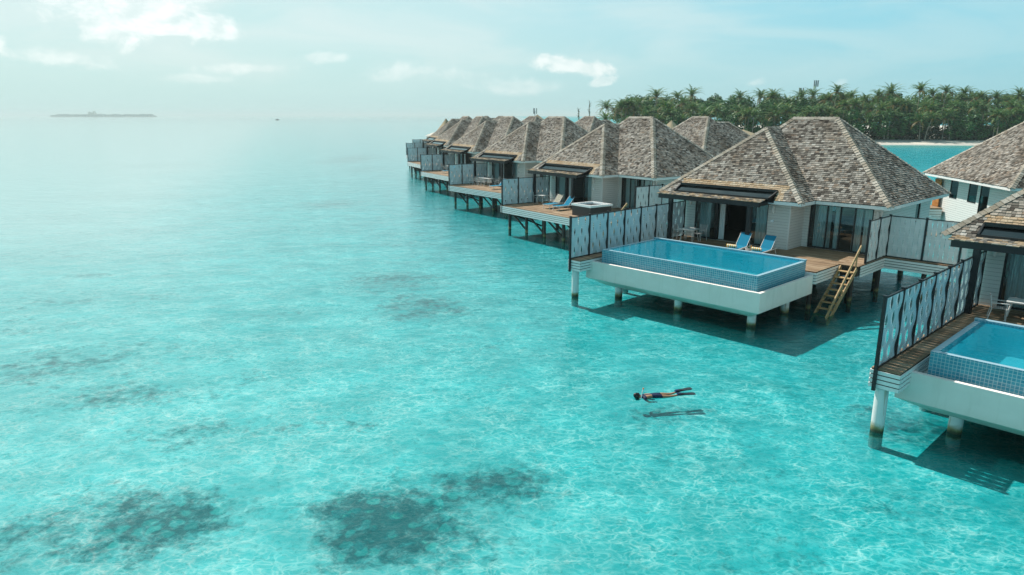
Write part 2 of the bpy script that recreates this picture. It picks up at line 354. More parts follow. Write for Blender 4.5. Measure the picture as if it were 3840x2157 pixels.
def make_sea():
    xs = axis(-60,48,.75,30000); ys = [y for y in axis(8,132,.75,34000) if y > -300]
    nx = len(xs); mb = MB()
    mb.add([(x,y,BED) for y in ys for x in xs], [(j*nx+i,j*nx+i+1,(j+1)*nx+i+1,(j+1)*nx+i) for j in range(len(ys)-1) for i in range(nx-1)], True)
    m,n = newmat('lagoon_bed'); p = n.pos()
    warp = n.n('ShaderNodeVectorMath',{0:p,1:n.n('ShaderNodeVectorMath',{0:n.noise(p,1.6,3,.6).outputs[1],'Scale':.55},operation='SCALE').outputs[0]},operation='ADD').outputs[0]
    ra = n.n('ShaderNodeAttribute',attribute_name='reef_shade').outputs['Fac']; da = n.n('ShaderNodeAttribute',attribute_name='deep').outputs['Fac']
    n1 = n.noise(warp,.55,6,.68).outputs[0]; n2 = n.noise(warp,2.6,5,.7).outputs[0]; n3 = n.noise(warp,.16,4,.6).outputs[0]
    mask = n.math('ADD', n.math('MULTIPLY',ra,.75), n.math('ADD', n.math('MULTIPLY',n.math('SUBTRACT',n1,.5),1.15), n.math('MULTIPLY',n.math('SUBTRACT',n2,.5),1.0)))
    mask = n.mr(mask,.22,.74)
    sand = n.mix(n.mr(n1,.3,.7),(.60,.62,.60),(.82,.83,.80)); sand = n.mix(n.mr(n3,.35,.7), n.mix(1,sand,(.80,.86,.86),'MULTIPLY'), sand)
    st = n.n('ShaderNodeTexVoronoi',{'Vector':warp,'Scale':1.7,'Randomness':1.0},feature='F1'); sr = n.n('ShaderNodeSeparateColor',{0:st.outputs['Color']})
    stone = n.math('MULTIPLY', n.mr(st.outputs['Distance'],.52,.34), n.mr(n.math('ADD', sr.outputs[0], n.math('ADD', n.math('MULTIPLY',ra,.55), n.math('MULTIPLY',n.math('SUBTRACT',n3,.5),1.2))),.86,1.1))
    stone = n.math('MULTIPLY', stone, n.mr(ra,.12,.5))
    spk = n.mr(n.noise(warp,5,4,.7).outputs[0],.54,.68)
    sand = n.mix(n.math('MULTIPLY',spk,.45), sand, (.20,.30,.28))
    sand = n.mix(n.math('MULTIPLY',stone,.16), sand, n.mix(sr.outputs[1],(.03,.13,.13),(.18,.30,.28)))
    coral = n.ramp(n.noise(warp,4.2,5,.7).outputs[0], [(.36,(.0,.075,.09)),(.5,(.004,.13,.145)),(.59,(.02,.20,.18)),(.72,(.34,.55,.40))])
    hd = n.n('ShaderNodeTexVoronoi',{'Vector':warp,'Scale':2.6,'Randomness':1.0},feature='F1'); hc = n.n('ShaderNodeSeparateColor',{0:hd.outputs['Color']})
    coral = n.mix(n.mr(hc.outputs[0],.45,.75), coral, n.mix(hc.outputs[1],(.0,.15,.15),(.03,.32,.29)))
    coral = n.mix(n.mr(hd.outputs['Distance'],.30,.55), coral, (.0,.05,.06))  # dark rims between heads paint crevice shade onto the flat bed
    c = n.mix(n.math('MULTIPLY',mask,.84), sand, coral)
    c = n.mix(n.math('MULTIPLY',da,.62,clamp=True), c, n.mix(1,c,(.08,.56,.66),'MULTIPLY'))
    n.out(pbr(n,c,.9,None,.1))
    b = mb.build('sea_bed', m); tag(b,kind='structure')
    for nm,fn in (('reef_shade',reef_shade),('deep',deep)):
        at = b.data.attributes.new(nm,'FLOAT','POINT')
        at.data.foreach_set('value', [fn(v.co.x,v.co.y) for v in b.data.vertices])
    # surface
    m,n = newmat('sea_water'); p = n.pos()
    pr = n.mapv(p,(1,1.5,1),(0,0,0),(0,0,rad(18)))
    wa = n.noise(pr,.55,3,.55,.6).outputs[0]; wb = n.noise(pr,2.3,4,.6,.8).outputs[0]; wc = n.noise(pr,.09,2,.5).outputs[0]
    hh = n.math('ADD', n.math('MULTIPLY',wa,1.0), n.math('ADD', n.math('MULTIPLY',wb,.42), n.math('MULTIPLY',wc,.6)))
    nm = n.bump(hh,.27,.20)
    px,py,pz = n.n('ShaderNodeSeparateXYZ',{0:p}).outputs
    # the choppy lagoon inside the jetty never turns into a mirror
    f = n.math('MINIMUM', n.n('ShaderNodeFresnel',{'IOR':1.33,'Normal':nm}).outputs[0], n.mr(px,25,70,.98,.26))
    # water thins out over the sandbank away from the villas; the painted far sky sheen follows the same line
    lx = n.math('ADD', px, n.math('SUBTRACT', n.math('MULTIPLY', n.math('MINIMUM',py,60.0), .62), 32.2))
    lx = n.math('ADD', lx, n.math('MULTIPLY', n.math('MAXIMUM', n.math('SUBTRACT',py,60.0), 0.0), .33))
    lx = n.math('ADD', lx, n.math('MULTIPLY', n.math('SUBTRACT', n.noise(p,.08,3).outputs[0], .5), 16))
    sh = n.mr(lx,-8,-36); milk_sheen = n.math('ADD', .04, n.math('MULTIPLY', n.math('MULTIPLY', sh, n.mr(py,15,60)), .34))
    # caustic threads of ripple light painted into the water's own tint
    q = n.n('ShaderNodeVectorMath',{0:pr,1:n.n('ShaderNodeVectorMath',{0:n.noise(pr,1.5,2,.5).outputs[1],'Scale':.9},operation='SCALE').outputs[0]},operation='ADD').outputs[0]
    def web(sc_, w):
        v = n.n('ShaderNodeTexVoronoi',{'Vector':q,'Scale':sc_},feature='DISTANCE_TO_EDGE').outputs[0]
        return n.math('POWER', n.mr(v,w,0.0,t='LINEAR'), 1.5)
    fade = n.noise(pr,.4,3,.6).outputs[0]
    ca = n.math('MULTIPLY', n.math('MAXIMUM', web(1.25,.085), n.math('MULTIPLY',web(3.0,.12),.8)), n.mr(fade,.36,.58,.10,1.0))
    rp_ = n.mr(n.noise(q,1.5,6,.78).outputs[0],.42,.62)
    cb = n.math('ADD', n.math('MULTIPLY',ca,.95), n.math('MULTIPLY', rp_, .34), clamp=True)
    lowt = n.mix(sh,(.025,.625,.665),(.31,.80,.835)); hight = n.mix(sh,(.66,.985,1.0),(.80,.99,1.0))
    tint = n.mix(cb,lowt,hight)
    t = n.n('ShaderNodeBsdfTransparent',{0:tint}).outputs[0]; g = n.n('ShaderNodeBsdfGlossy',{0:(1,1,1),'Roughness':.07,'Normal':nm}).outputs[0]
    body = n.n('ShaderNodeBsdfDiffuse',{0:n.mix(n.mr(py,20,60),(.01,.45,.46),n.mix(sh,(.01,.48,.52),(.42,.62,.62)))}).outputs[0]       # cloudiness of the water, plus far grazing sky sheen painted in
    t = n.n('ShaderNodeMixShader',{0:milk_sheen,1:t,2:body}).outputs[0]
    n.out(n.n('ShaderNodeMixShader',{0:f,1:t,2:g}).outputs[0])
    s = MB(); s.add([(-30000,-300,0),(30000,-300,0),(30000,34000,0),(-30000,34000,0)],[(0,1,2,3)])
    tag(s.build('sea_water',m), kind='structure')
make_sea()

# ------------------------------------------------------------------ villa prototype (frame coordinates)
EZ = 4.65
P = dict(wl=(-1.3,9.3,EZ), wr=(7.4,9.3,EZ), val=(7.35,10.95,EZ), mr=(11.1,10.95,EZ), mb=(11.1,20.3,EZ), lb=(-1.3,20.3,EZ), lf=(-1.3,10.95,EZ),
         ml=(3.6,15.65,8.87), mR=(6.2,15.65,8.87), wa=(3.08,13.35,8.32), wb=(3.08,15.037,8.32))
P = {k:Vector(v) for k,v in P.items()}
HOLE = (-.15,5.9,9.78)
def shingle_face(mb, poly, skip=None, expo=.14, wmin=.11, wmax=.25, th=.026):
    poly = [Vector(p) for p in poly]; nrm = (poly[1]-poly[0]).cross(poly[2]-poly[0]).normalized()
    if nrm.z < 0: nrm = -nrm
    E = Vector((0,0,1)).cross(nrm).normalized(); U = nrm.cross(E).normalized()
    o = poly[0]; p2 = [((p-o).dot(E),(p-o).dot(U)) for p in poly]
    y0 = min(p[1] for p in p2); y1 = max(p[1] for p in p2)
    def xr(y):
        xs = []
        for i in range(len(p2)):
            (ax,ay),(bx,by) = p2[i],p2[(i+1)%len(p2)]
            if abs(by-ay) < 1e-6:
                if abs(ay-y) < 1e-4: xs += [ax,bx]
            elif min(ay,by)-1e-6 <= y <= max(ay,by)+1e-6: xs.append(ax+(bx-ax)*(y-ay)/(by-ay))
        return (min(xs),max(xs)) if xs else None
    y = y0
    while y < y1-.02:
        yt = min(y+expo*1.12, y1); a = xr(y+1e-5); b = xr(yt-1e-5)
        if a and b:
            x = a[0] - R.random()*wmax
            while x < max(a[1],b[1]):
                w = R.uniform(wmin,wmax); l,r = x+.006, x+w-.006; x += w
                dl,dr = R.uniform(-.02,.012), R.uniform(-.02,.012); dl = dr = (dl+dr)/2
                bl,br = max(l,a[0]),min(r,a[1]); tl,tr = max(l,b[0]),min(r,b[1])
                if bl >= br: 
                    if tl >= tr: continue
                    bl = br = max(a[0],min(a[1],(tl+tr)/2))
                if tl >= tr: tl = tr = max(b[0],min(b[1],(bl+br)/2))
                c = o + E*((bl+br)/2) + U*(y+expo/2)
                k = skip(c) if skip else 0
                if k == 1: continue
                mb.mi = k if k else 0
                t = th*R.uniform(.8,1.5); tb = .004
                yb = y+dl
                q = [o+E*bl+U*yb+nrm*t, o+E*br+U*yb+nrm*t, o+E*tr+U*yt+nrm*tb, o+E*tl+U*yt+nrm*tb, o+E*bl+U*yb-nrm*.002, o+E*br+U*yb-nrm*.002]
                mb.add(q, [(0,1,2,3),(4,5,1,0),(1,5,2),(4,0,3)])
        y += expo
def cap_line(mb, p, q, na, nb, w=.19, step=.21, ln=.28):
    """overlapping folded shingles along a hip or ridge, laid from p up to q"""
    p = Vector(p); q = Vector(q); d = (q-p).normalized(); L = (q-p).length
    def side(nn, other):
        s = d.cross(nn).normalized()
        return s if s.dot(other) > 0 else -s
    # each wing lies in its own roof face, pointing away from the other face
    wa = d.cross(na).normalized(); wb = d.cross(nb).normalized()
    if wa.dot(na-nb) < 0: wa = -wa
    if wb.dot(nb-na) < 0: wb = -wb
    up = (na+nb).normalized(); x = -.03
    while x < L:
        e = min(x+ln, L+.03); t0 = .075*R.uniform(.9,1.15); t1 = .035; ww = w*R.uniform(.92,1.1)
        a0 = p+d*x; a1 = p+d*e
        c0 = a0+up*t0; c1 = a1+up*t1
        l0 = a0+wa*ww+na*(t0*.75); l1 = a1+wa*ww+na*t1*.6; r0 = a0+wb*ww+nb*(t0*.75); r1 = a1+wb*ww+nb*t1*.6
        mb.add([c0,l0,l1,c1, r0,r1], [(0,1,2,3),(0,3,5,4)])
        mb.add([c0,l0,l0-na*.05,c0-up*.05,r0,r0-nb*.05], [(0,3,2,1),(0,4,5,3)])
        x += step
def nrm(a,b,c):
    n_ = (Vector(b)-Vector(a)).cross(Vector(c)-Vector(a)).normalized(); return n_ if n_.z > 0 else -n_
FACES = dict(wf=['wl','wr','wa'], wr=['wr','val','wb','wa'], wl=['wl','wa','wb','lf'], mf=['val','mr','mR','ml','wb'], mr=['mr','mb','mR'], mb=['mb','lb','ml','mR'], ml=['lb','lf','ml'])
def slopez(b): return EZ + (8.32-EZ)/(13.35-9.3)*(b-9.3)
def wall_run(mb, p0, p1, z0, z1, th, opens):
    """a straight wall p0->p1 with openings (t0,t1,za,zb); th goes to the left of the run"""
    p0 = Vector((*p0,0)); p1 = Vector((*p1,0)); d = (p1-p0).normalized(); L = (p1-p0).length; nn = Vector((-d.y,d.x,0))*th
    def blk(a,b,za,zb):
        if b-a < .005 or zb-za < .005: return
        A = p0+d*a; B = p0+d*b; vs = []
        for z in (za,zb): vs += [(A.x,A.y,z),(B.x,B.y,z),(B.x+nn.x,B.y+nn.y,z),(A.x+nn.x,A.y+nn.y,z)]
        mb.add(vs,[(3,2,1,0),(4,5,6,7),(0,1,5,4),(1,2,6,5),(2,3,7,6),(3,0,4,7)])
    x = 0
    for a,b,za,zb in sorted(opens):
        blk(x,a,z0,z1); blk(a,b,z0,za); blk(a,b,zb,z1); x = b
    blk(x,L,z0,z1)
def frame_window(T, p0, p1, z0, z1, depth=.07, mull=(), name='window', glassm='glass', dirn=1):
    """dark frame with mullions, its pane a sub-part"""
    p0 = Vector((*p0,0)); p1 = Vector((*p1,0)); d = (p1-p0).normalized(); L = (p1-p0).length
    mb = MB(); w = .075
    def v(t): a = p0+d*t; mb.bar((a.x,a.y,z0),(a.x,a.y,z1),w,depth,(d.x,d.y,0)) if False else mb.bar((a.x,a.y,z0),(a.x,a.y,z1),depth,w,(d.x,d.y,0))
    for t in (w/2, L-w/2, *mull): v(t)
    for z in (z0+w/2,z1-w/2): mb.bar((p0+d*w+Vector((0,0,z))), (p1-d*w+Vector((0,0,z))), depth*.94, w)
    f = T.part(name, mb, M['frame'])
    g = MB(); a = p0+d*.05; b = p1-d*.05; nn = Vector((-d.y,d.x,0))*.006
    g.add([a-nn+Vector((0,0,z0+.04)), b-nn+Vector((0,0,z0+.04)), b-nn+Vector((0,0,z1-.04)), a-nn+Vector((0,0,z1-.04))],[(0,1,2,3)])
    T.part('pane', g, M[glassm], f)
    return f
def curtain(T, p0, p1, z0, z1, amp=.05, wl=.17, parent=None):
    p0 = Vector((*p0,0)); p1 = Vector((*p1,0)); d = (p1-p0).normalized(); L = (p1-p0).length; nn = Vector((-d.y,d.x,0))
    k = max(4,int(L/.022)); mb = MB(); ph = R.random()*6
    vs = []
    for z in (z0,z1):
        for i in range(k+1):
            t = L*i/k; a = p0+d*t+nn*(amp*math.sin(t/wl*6.283+ph+.8*math.sin(t*5)))*(1.0 if z==z0 else .7); vs.append((a.x,a.y,z))
    mb.add(vs,[(i,i+1,k+2+i,k+1+i) for i in range(k)],True)
    return T.part('curtain', mb, M['curtain'], parent)
def make_villa(fr, label):
    T = Thing('overwater_villa', label, 'villa', fr, (5,13,0), 'shingle roofed villas standing over the lagoon')
    # --- walls
    W = MB(); Z0,Z1 = 1.15,4.46; th = .15
    wall_run(W,(-.6,10.3),(6.4,10.3),Z0,Z1,th,[(1.2,5.75,D,4.36)])
    wall_run(W,(6.4,10.3+th),(6.4,12.0),Z0,Z1,th,[])
    wall_run(W,(6.4-th,12.0),(10.4,12.0),Z0,Z1,th,[(.45,3.75,D,4.36)])
    wall_run(W,(10.4,12.0+th),(10.4,19.5),Z0,Z1,th,[(5.0,5.75,3.15,4.25)])
    wall_run(W,(10.4-th,19.5-.0),(-.6,19.5),Z0,Z1,th,[(2.1,3.25,3.0,4.36),(4.8,6.0,3.0,4.36),(6.4,7.55,1.9,4.36)])
    wall_run(W,(-.6,19.5-th),(-.6,10.3+th),Z0,Z1,th,[])
    wl = T.part('wall', W, M['siding'])
    for x,y in ((6.4,10.3),(10.4,12.0),(10.4,19.5),(-.6,10.3)):
        tr = MB(); tr.box(x-.05,x+.012,y-.012,y+.05,Z0-.01,Z1-.003)
        T.part('corner_trim', tr, M['white'], wl)
    fl = MB(); fl.box(-.44,10.24,12.16,19.34,1.6,D+.01); fl.box(-.44,6.24,10.46,12.16,1.6,D+.01)
    T.part('floor', fl, M['floor'])
    pb = MB(); pb.box(.3,5.9,14.6,14.7,D+.012,4.40); T.part('partition', pb, M['dark'])
    # --- front sliding doors
    zt = 4.36
    f = frame_window(T,(.6,10.36),(2.0,10.36),D,zt,name='sliding_door')
    curtain(T,(.72,10.62),(1.5,10.62),D+.03,zt-.1,parent=f)
    frame_window(T,(4.12,10.40),(5.15,10.40),D,zt,name='sliding_door')
    curtain(T,(2.06,10.58),(2.42,10.58),D+.03,zt-.1,.07,.13); curtain(T,(4.3,10.7),(5.05,10.7),D+.03,zt-.1)
    b = MB(); b.box(.6,5.15,10.32,10.44,zt,zt+.03); b.box(2.0,2.06,10.32,10.44,D,zt); T.part('door_frame', b, M['frame'])
    # --- main window wall
    f = frame_window(T,(6.72,12.07),(10.0,12.07),D,zt,mull=(.92,1.62,2.36),name='window')
    for a,c in ((6.85,7.75),(7.95,8.2),(8.9,9.35),(9.45,9.95)): curtain(T,(a,12.35),(c,12.35),D+.03,zt-.1,parent=f)
    frame_window(T,(10.34,17.15),(10.34,17.90),3.15,4.25,name='window',glassm='darkglass')
    for a,c,z0 in ((7.0,8.15,3.0),(4.25,5.45,3.0),(2.7,3.85,1.9)): frame_window(T,(c,19.47),(a,19.47),z0,4.36,name='window',glassm='darkglass')
    # --- lamps
    for x,y in ((5.45,10.3),(.28,10.3),(10.2,12.0)):
        m_ = MB(); prof = []
        for i in range(9):
            t = -1+2*i/8; prof.append((.085*(1-.45*t*t)+.0, t*.22))
        m_.lathe([(0.01,-.22)]+prof+[(0.01,.22)], (x,y-.07,4.05), 8); m_.box(x-.05,x+.05,y-.03,y,3.9,4.2); T.part('wall_lamp', m_, M['white'])
    m_ = MB(); m_.box(5.36,5.54,10.27,10.3,3.35,3.48); m_.box(5.40,5.5,10.25,10.27,3.4,3.46); T.part('wall_switch', m_, M['steel'])
    # --- roof
    def sk(c):
        if c.y < HOLE[2] and HOLE[0] < c.x < HOLE[1]: return 1
        if c.y < 10.08 and HOLE[0]-.5 < c.x < HOLE[1]+.42 and c.x > HOLE[0]: return 2
        return 0
    rf = MB()
    for k,pl in FACES.items(): shingle_face(rf, [P[q] for q in pl], sk if k=='wf' else None)
    rf.mi = 3
    dn = Vector((0,0,-.012))
    for k,pl in FACES.items():
        if k == 'wf': continue
        rf.add([P[q]+dn for q in pl],[tuple(range(len(pl)))])
    h0,h1,hb = HOLE; zt_ = slopez(hb)
    def on(x,y): return Vector((x,y,slopez(y)))+dn
    xl = -1.3+(hb-9.3)*(4.38/4.05); xr_ = 7.4-(hb-9.3)*(4.32/4.05)
    rf.add([on(xl,hb),on(xr_,hb),P['wa']+dn],[(0,1,2)])
    rf.add([P['wl']+dn,on(h0,9.3),on(h0,hb),on(xl,hb)],[(0,1,2,3)]); rf.add([on(h1,9.3),P['wr']+dn,on(xr_,hb),on(h1,hb)],[(0,1,2,3)])
    roof = T.part('roof', rf, [M['shingle'],M['shingle'],M['newshingle'],M['underlay']])
    fn = {k:nrm(*[P[q] for q in pl[:3]]) for k,pl in FACES.items()}
    cp = MB()
    for a,b_,f1,f2 in (('wr','wa','wf','wr'),('wl','wa','wf','wl'),('mr','mR','mf','mr'),('mb','mR','mr','mb'),('lb','ml','mb','ml'),('wa','wb','wr','wl'),('ml','mR','mf','mb'),('wb','ml','mf','ml')):
        cap_line(cp, P[a], P[b_], fn[f1], fn[f2])
    T.part('ridge_cap', cp, M['cap'], roof)
    # fascia and soffit
    fa = MB()
    def fb(a,b_): 
        a=Vector(a);b_=Vector(b_); d=(b_-a).normalized(); fa.bar(a+Vector((0,0,-.11)),b_+Vector((0,0,-.11)),.03,.17)
    fb((-1.27,9.33,EZ),(-.15,9.33,EZ)); fb((5.9,9.33,EZ),(7.37,9.33,EZ)); fb((7.37,9.36,EZ),(7.37,10.95,EZ)); fb((7.40,10.98,EZ),(11.07,10.98,EZ)); fb((11.07,11.01,EZ),(11.07,20.25,EZ)); fb((11.07,20.27,EZ),(-1.27,20.27,EZ)); fb((-1.27,20.25,EZ),(-1.27,9.36,EZ))
    T.part('fascia', fa, M['white'])
    sf = MB(); sf.box(-1.24,7.34,9.36,11.0,4.462,4.50); sf.box(-1.24,11.04,11.0,20.24,4.462,4.50); T.part('soffit', sf, M['white'])
    # --- skylight
    s = MB(); zu = slopez(hb); x0,x1 = HOLE[0]+.05,HOLE[1]-.05
    s.bar((x0,hb-.05,zu+.02),(x1,hb-.05,zu+.02),.12,.14); s.bar((x0,9.08,4.74),(x1-.15,9.08,4.74),.09,.09)
    s.bar((x0,hb-.1,zu-.02),(x0,9.12,4.76),.07,.10); s.bar((x1,hb-.1,zu-.02),(x1-.15,9.12,4.76),.07,.10)
    skf = T.part('skylight', s, M['frame'])
    g = MB(); g.add([(x0,9.1,4.72),(x1-.15,9.1,4.72),(x1,hb-.06,zu-.06),(x0,hb-.06,zu-.06)],[(0,1,2,3)]); T.part('pane', g, M['darkglass'], skf)
    # --- porch canopy
    c = MB()
    c.bar((-.75,8.47,4.45),(5.55,8.47,4.45),.12,.24); c.bar((-.70,8.53,4.48),(-.70,9.3,4.50),.10,.2); c.bar((5.5,8.53,4.48),(5.5,9.35,4.52),.10,.2); c.bar((5.35,8.56,4.42),(5.35,10.28,4.42),.08,.16)
    can = T.part('porch_canopy', c, M['black'])
    st = MB(); shingle_face(st,[(-.85,8.38,4.585),(5.6,8.38,4.585),(5.6,9.04,4.70),(-.85,9.04,4.70)],lambda q:2 if R.random() < .45 else 0,.15); st.mi = 3
    st.add([(-.85,8.38,4.575),(5.6,8.38,4.575),(5.6,9.04,4.69),(-.85,9.04,4.69)],[(0,1,2,3)])
    T.part('canopy_shingles', st, [M['shingle'],M['shingle'],M['newshingle'],M['underlay']], can)
    for x in (.1,5.02):
        p_ = MB(); p_.box(x-.11,x+.11,8.37,8.56,D,4.33); T.part('post', p_, M['black'], can)
    # --- piles below the floor
    for i,(x,y) in enumerate([(x,y) for x in (.2,3.2,6.2,9.6) for y in (10.9,14.6,18.6)]):
        q = MB(); q.tube([(x,y,BED-.1),(x,y,1.6)],.16,8); T.part('pile', q, M['woodpile'])
    return T
FRS = dict(H0=(10.49,18.85,43.3),H1=(2.99,34.59,43.4),H2=(-5.14,53.21,35.05),H3=(-10.81,69.87,36.5),H4=(-16.5,89.2,28.9),H5=(-21.25,109.0,23.7),H6=(-24.6,129.5,18.5),H7=(-26.3,150,13.5))
FR = {k:Frame(*v) for k,v in FRS.items()}
VB = (5,13,0)
villa = make_villa(FR['H1'], 'shingle roofed white villa behind the tiled pool seen whole, its sliding door open')
VL = dict(H0='shingle roofed villa nearest the camera, cut by the right picture edge, second pool before it',
 H2='shingle roofed villa whose deck carries the hot tub and a striped sun lounger',
 H3='shingle roofed villa whose deck carries a long dining table with several chairs',
 H4='shingle roofed villa with black stilts just beyond the long dining table deck',
 H5='small looking shingle roofed villa at the far end of the row, last with visible stilts',
 H6='distant villa of the front row, second from its far end, fence and canopy peeping out',
 H7='farthest villa of the front row, only a canopy edge and a roof strip showing')
for k,l in VL.items(): place(copy_tree(villa.e), FR[k], VB, l)

# the row on the other side of the jetty, seen from behind
FB = dict(R0=Frame(51.2,41.9,172.5), R1=Frame(36.6,79.5,205), R2=Frame(28.0,112.0,207), R3=Frame(20.0,141.0,210), R4=Frame(13.5,176,205), R5=Frame(9,206,200))
BL = dict(R0='white villa across the jetty behind the near roofs, dark windows and orange door in view',
 R1='villa roof standing alone before the palms, pale sunlit pyramid face, right of the thatched hut',
 R2='back row villa roof peaking just left of the palm grove', R3='back row villa roof under the two bare stalks',
 R4='far back row villa roof between the front row ridges, left of the bare stalks', R5='farthest back row villa roof, tiny behind the front row ridges')
for k,l in BL.items(): place(copy_tree(villa.e), FB[k], VB, l, group='villas on the far side of the jetty')

# ------------------------------------------------------------------ decks
def decking(rects):
    mb = MB(); bw = .145
    for x0,x1,y0,y1 in rects:
        y = y0
        while y < y1-.01:
            ye = min(y+bw-.008,y1); x = x0
            while x < x1-.01:
                e = min(x1, x+R.uniform(1.8,4.2))
                if x1-e < .6: e = x1
                mb.box(x,e-.004,y,ye,D-.035,D+R.uniform(-.002,.002)); x = e
            y += bw
    return mb
def skirting(segs):
    mb = MB(); z0 = 1.36; n_ = 4; h = .137
    for (a,b) in segs:
        for i in range(n_):
            z = z0+h*i+h/2; mb.bar((*a,z),(*b,z),.03,h-.032)
    return mb
def deck_thing(fr, pool, label, group):
    T = Thing('sun_deck', label, 'deck', fr, (5,8,0), group)
    if pool:
        rects = [(-.15,.62,0,5.95),(-.15,9.87,5.95,10.29),(6.41,10.39,10.29,11.99),(9.87,10.75,8.6,10.29),(10.42,10.75,10.29,12.6),(10.75,15.6,12.05,12.6)]
        segs = [((-.17,0),(-.17,10.2)),((-.17,-.02),(.64,-.02)),((.64,0),(.64,5.93)),((.64,5.93),(9.89,5.93)),((9.89,5.95),(9.89,8.58)),((9.87,8.58),(9.95,8.58)),((10.77,8.9),(10.77,12.03)),((10.77,12.03),(15.6,12.03))]
        beams = [(-.12,.58,.02,5.9),(-.12,9.8,6.0,10.28),(9.8,10.7,8.66,10.28),(10.5,10.72,10.3,12.55),(10.72,15.5,12.1,12.55)]
        piles = [(1.0,6.4),(4.2,6.4),(7.4,6.4),(9.5,6.4),(1.0,9.4),(4.2,9.4),(7.4,9.4),(10.3,9.2),(10.5,12.2),(12.6,12.3),(14.8,12.3)]
    else:
        rects = [(-.15,10.0,5.3,10.29),(6.41,10.39,10.29,11.99),(10.0,10.75,8.6,10.29),(10.42,10.75,10.29,12.6),(10.75,15.6,12.05,12.6)]
        segs = [((-.17,5.28),(-.17,10.2)),((-.15,5.28),(10.02,5.28)),((10.02,5.3),(10.02,8.58)),((10.77,8.9),(10.77,12.03)),((10.77,12.03),(15.6,12.03))]
        beams = [(-.12,9.95,5.35,10.28),(9.95,10.7,8.66,10.28),(10.5,10.72,10.3,12.55),(10.72,15.5,12.1,12.55)]
        piles = [(.45,5.75),(2.75,5.75),(5.05,5.75),(7.35,5.75),(9.5,5.75),(1.6,8.3),(4.2,8.3),(6.8,8.3),(9.5,8.3),(10.5,12.2),(13,12.3)]
    T.part('decking', decking(rects), M['deck'])
    T.part('skirting', skirting(segs), M['white'])
    b = MB()
    for x0,x1,y0,y1 in beams: b.box(x0,x1,y0,y1,1.42,D-.04)
    T.part('joist_frame', b, M['dark'])
    for x,y in piles:
        q = MB(); q.tube([(x,y,BED-.1),(x,y,1.42)],.12,8); T.part('pile', q, M['woodpile'])
    if pool:
        q = MB(); q.tube([(.15,.2,BED-.1),(.15,.2,1.34)],.18,16); T.part('pile', q, M['pile'])
        q = MB(); q.tube([(.3,4.2,BED-.1),(.3,4.2,1.34)],.17,16); T.part('pile', q, M['pile'])
        q = MB(); q.tube([(14.6,11.6,BED-.1),(14.6,11.6,1.9)],.17,16); T.part('pile', q, M['pile'])
    else:
        q = [(.45,2.75),(2.75,5.05),(5.05,7.35),(7.35,9.5)]
        for i,(x0,x1) in enumerate(q):
            s = MB(); s.bar((x0+.12,5.75+.14,1.35),(x1-.1,5.75+.14,.15),.09,.12); T.part('brace', s, M['darkwood'])
        for x0,x1 in ((1.6,4.2),(4.2,6.8)):
            s = MB(); s.bar((x0+.1,8.3,1.35),(x1-.1,8.3,.15),.09,.12); T.part('brace', s, M['darkwood'])
        s = MB(); s.bar((.5,5.9,1.3),(1.5,8.2,.2),.09,.12); T.part('brace', s, M['darkwood'])
    return T
DG = 'wooden decks of the villas'
dp = deck_thing(FR['H1'], True, 'wooden deck behind the fully visible pool, timber steps at its right end', DG)
place(copy_tree(dp.e), FR['H0'], (5,8,0), 'dark shaded deck strip along the nearest fence, lower right corner')
dsd = deck_thing(FR['H2'], False, 'wooden deck on black piles carrying the hot tub', DG)
for k,l in (('H3','wooden deck on black piles carrying the dining table'),('H4','wooden deck on black piles just beyond the dining table deck'),('H5','farthest wooden deck with black piles in view, at the row end'),('H6','deck of the second farthest front villa, mostly behind fences'),('H7','deck of the farthest front villa, hidden behind its fence')):
    place(copy_tree(dsd.e), FR[k], (5,8,0), l)

# ------------------------------------------------------------------ privacy fences
def fence_parts(T, pts, zb=D+.05, zt=D+2.1, strips=5, first_low=False, parent=None, amp=.028, mat='strip'):
    """posts at pts, panels of woven upright strips between them"""
    for i,p in enumerate(pts):
        q = MB(); low = 1.30 if (first_low and i == 0) else D
        q.box(p[0]-.045,p[0]+.045,p[1]-.045,p[1]+.045,low,zt+.05); q.box(p[0]-.06,p[0]+.06,p[1]-.06,p[1]+.06,zt+.05,zt+.075)
        T.part('post', q, M['black'])
    for i in range(len(pts)-1):
        a = Vector((*pts[i],0)); b = Vector((*pts[i+1],0)); d = (b-a).normalized(); L = (b-a).length; nn = Vector((-d.y,d.x,0))
        for z in (zt,zb-.02):
            rl = MB(); rl.bar(a+d*.045+Vector((0,0,z)), b-d*.045+Vector((0,0,z)),   .05, .045)
            T.part('rail', rl, M['black'])
        pn = MB(); n_ = strips if L < 1.6 else round(L/.235); w = (L-.10)/n_; H = zt-zb-.05; K = 24
        nb = 4; ph0 = R.choice((.15,.3,.42))
        for j in range(n_):
            c = a+d*(.05+w*(j+.5)); hw = w/2-.003; sg = 1 if j%2 else -1; vs = []
            for k in range(K+1):
                t = k/K; z = zb+.02+H*t
                o_ = sg*amp*math.cos(math.pi*(t*nb+ph0))
                e = nn*o_; tw = hw*(1-.15*math.cos(math.pi*(t*nb+ph0))**4)
                q = c+e+Vector((0,0,z)); vs += [q-d*tw-nn*.004, q+d*tw-nn*.004, q+d*tw+nn*.004, q-d*tw+nn*.004]
            fs = []
            for k in range(K):
                o4 = k*4
                for s_ in range(4): fs.append((o4+s_,o4+(s_+1)%4,o4+4+(s_+1)%4,o4+4+s_))
            pn.add(vs,fs)
        po = T.part('woven_panel', pn, M[mat])
        rd = MB()
        for k in range(nb):
            t = (k+.5-ph0)/nb
            if 0.03 < t < .97: z = zb+.02+H*t; rd.bar(a+d*.045+Vector((0,0,z)), b-d*.045+Vector((0,0,z)), .012,.012)
        if rd.v: T.part('rod', rd, M['white'], po)
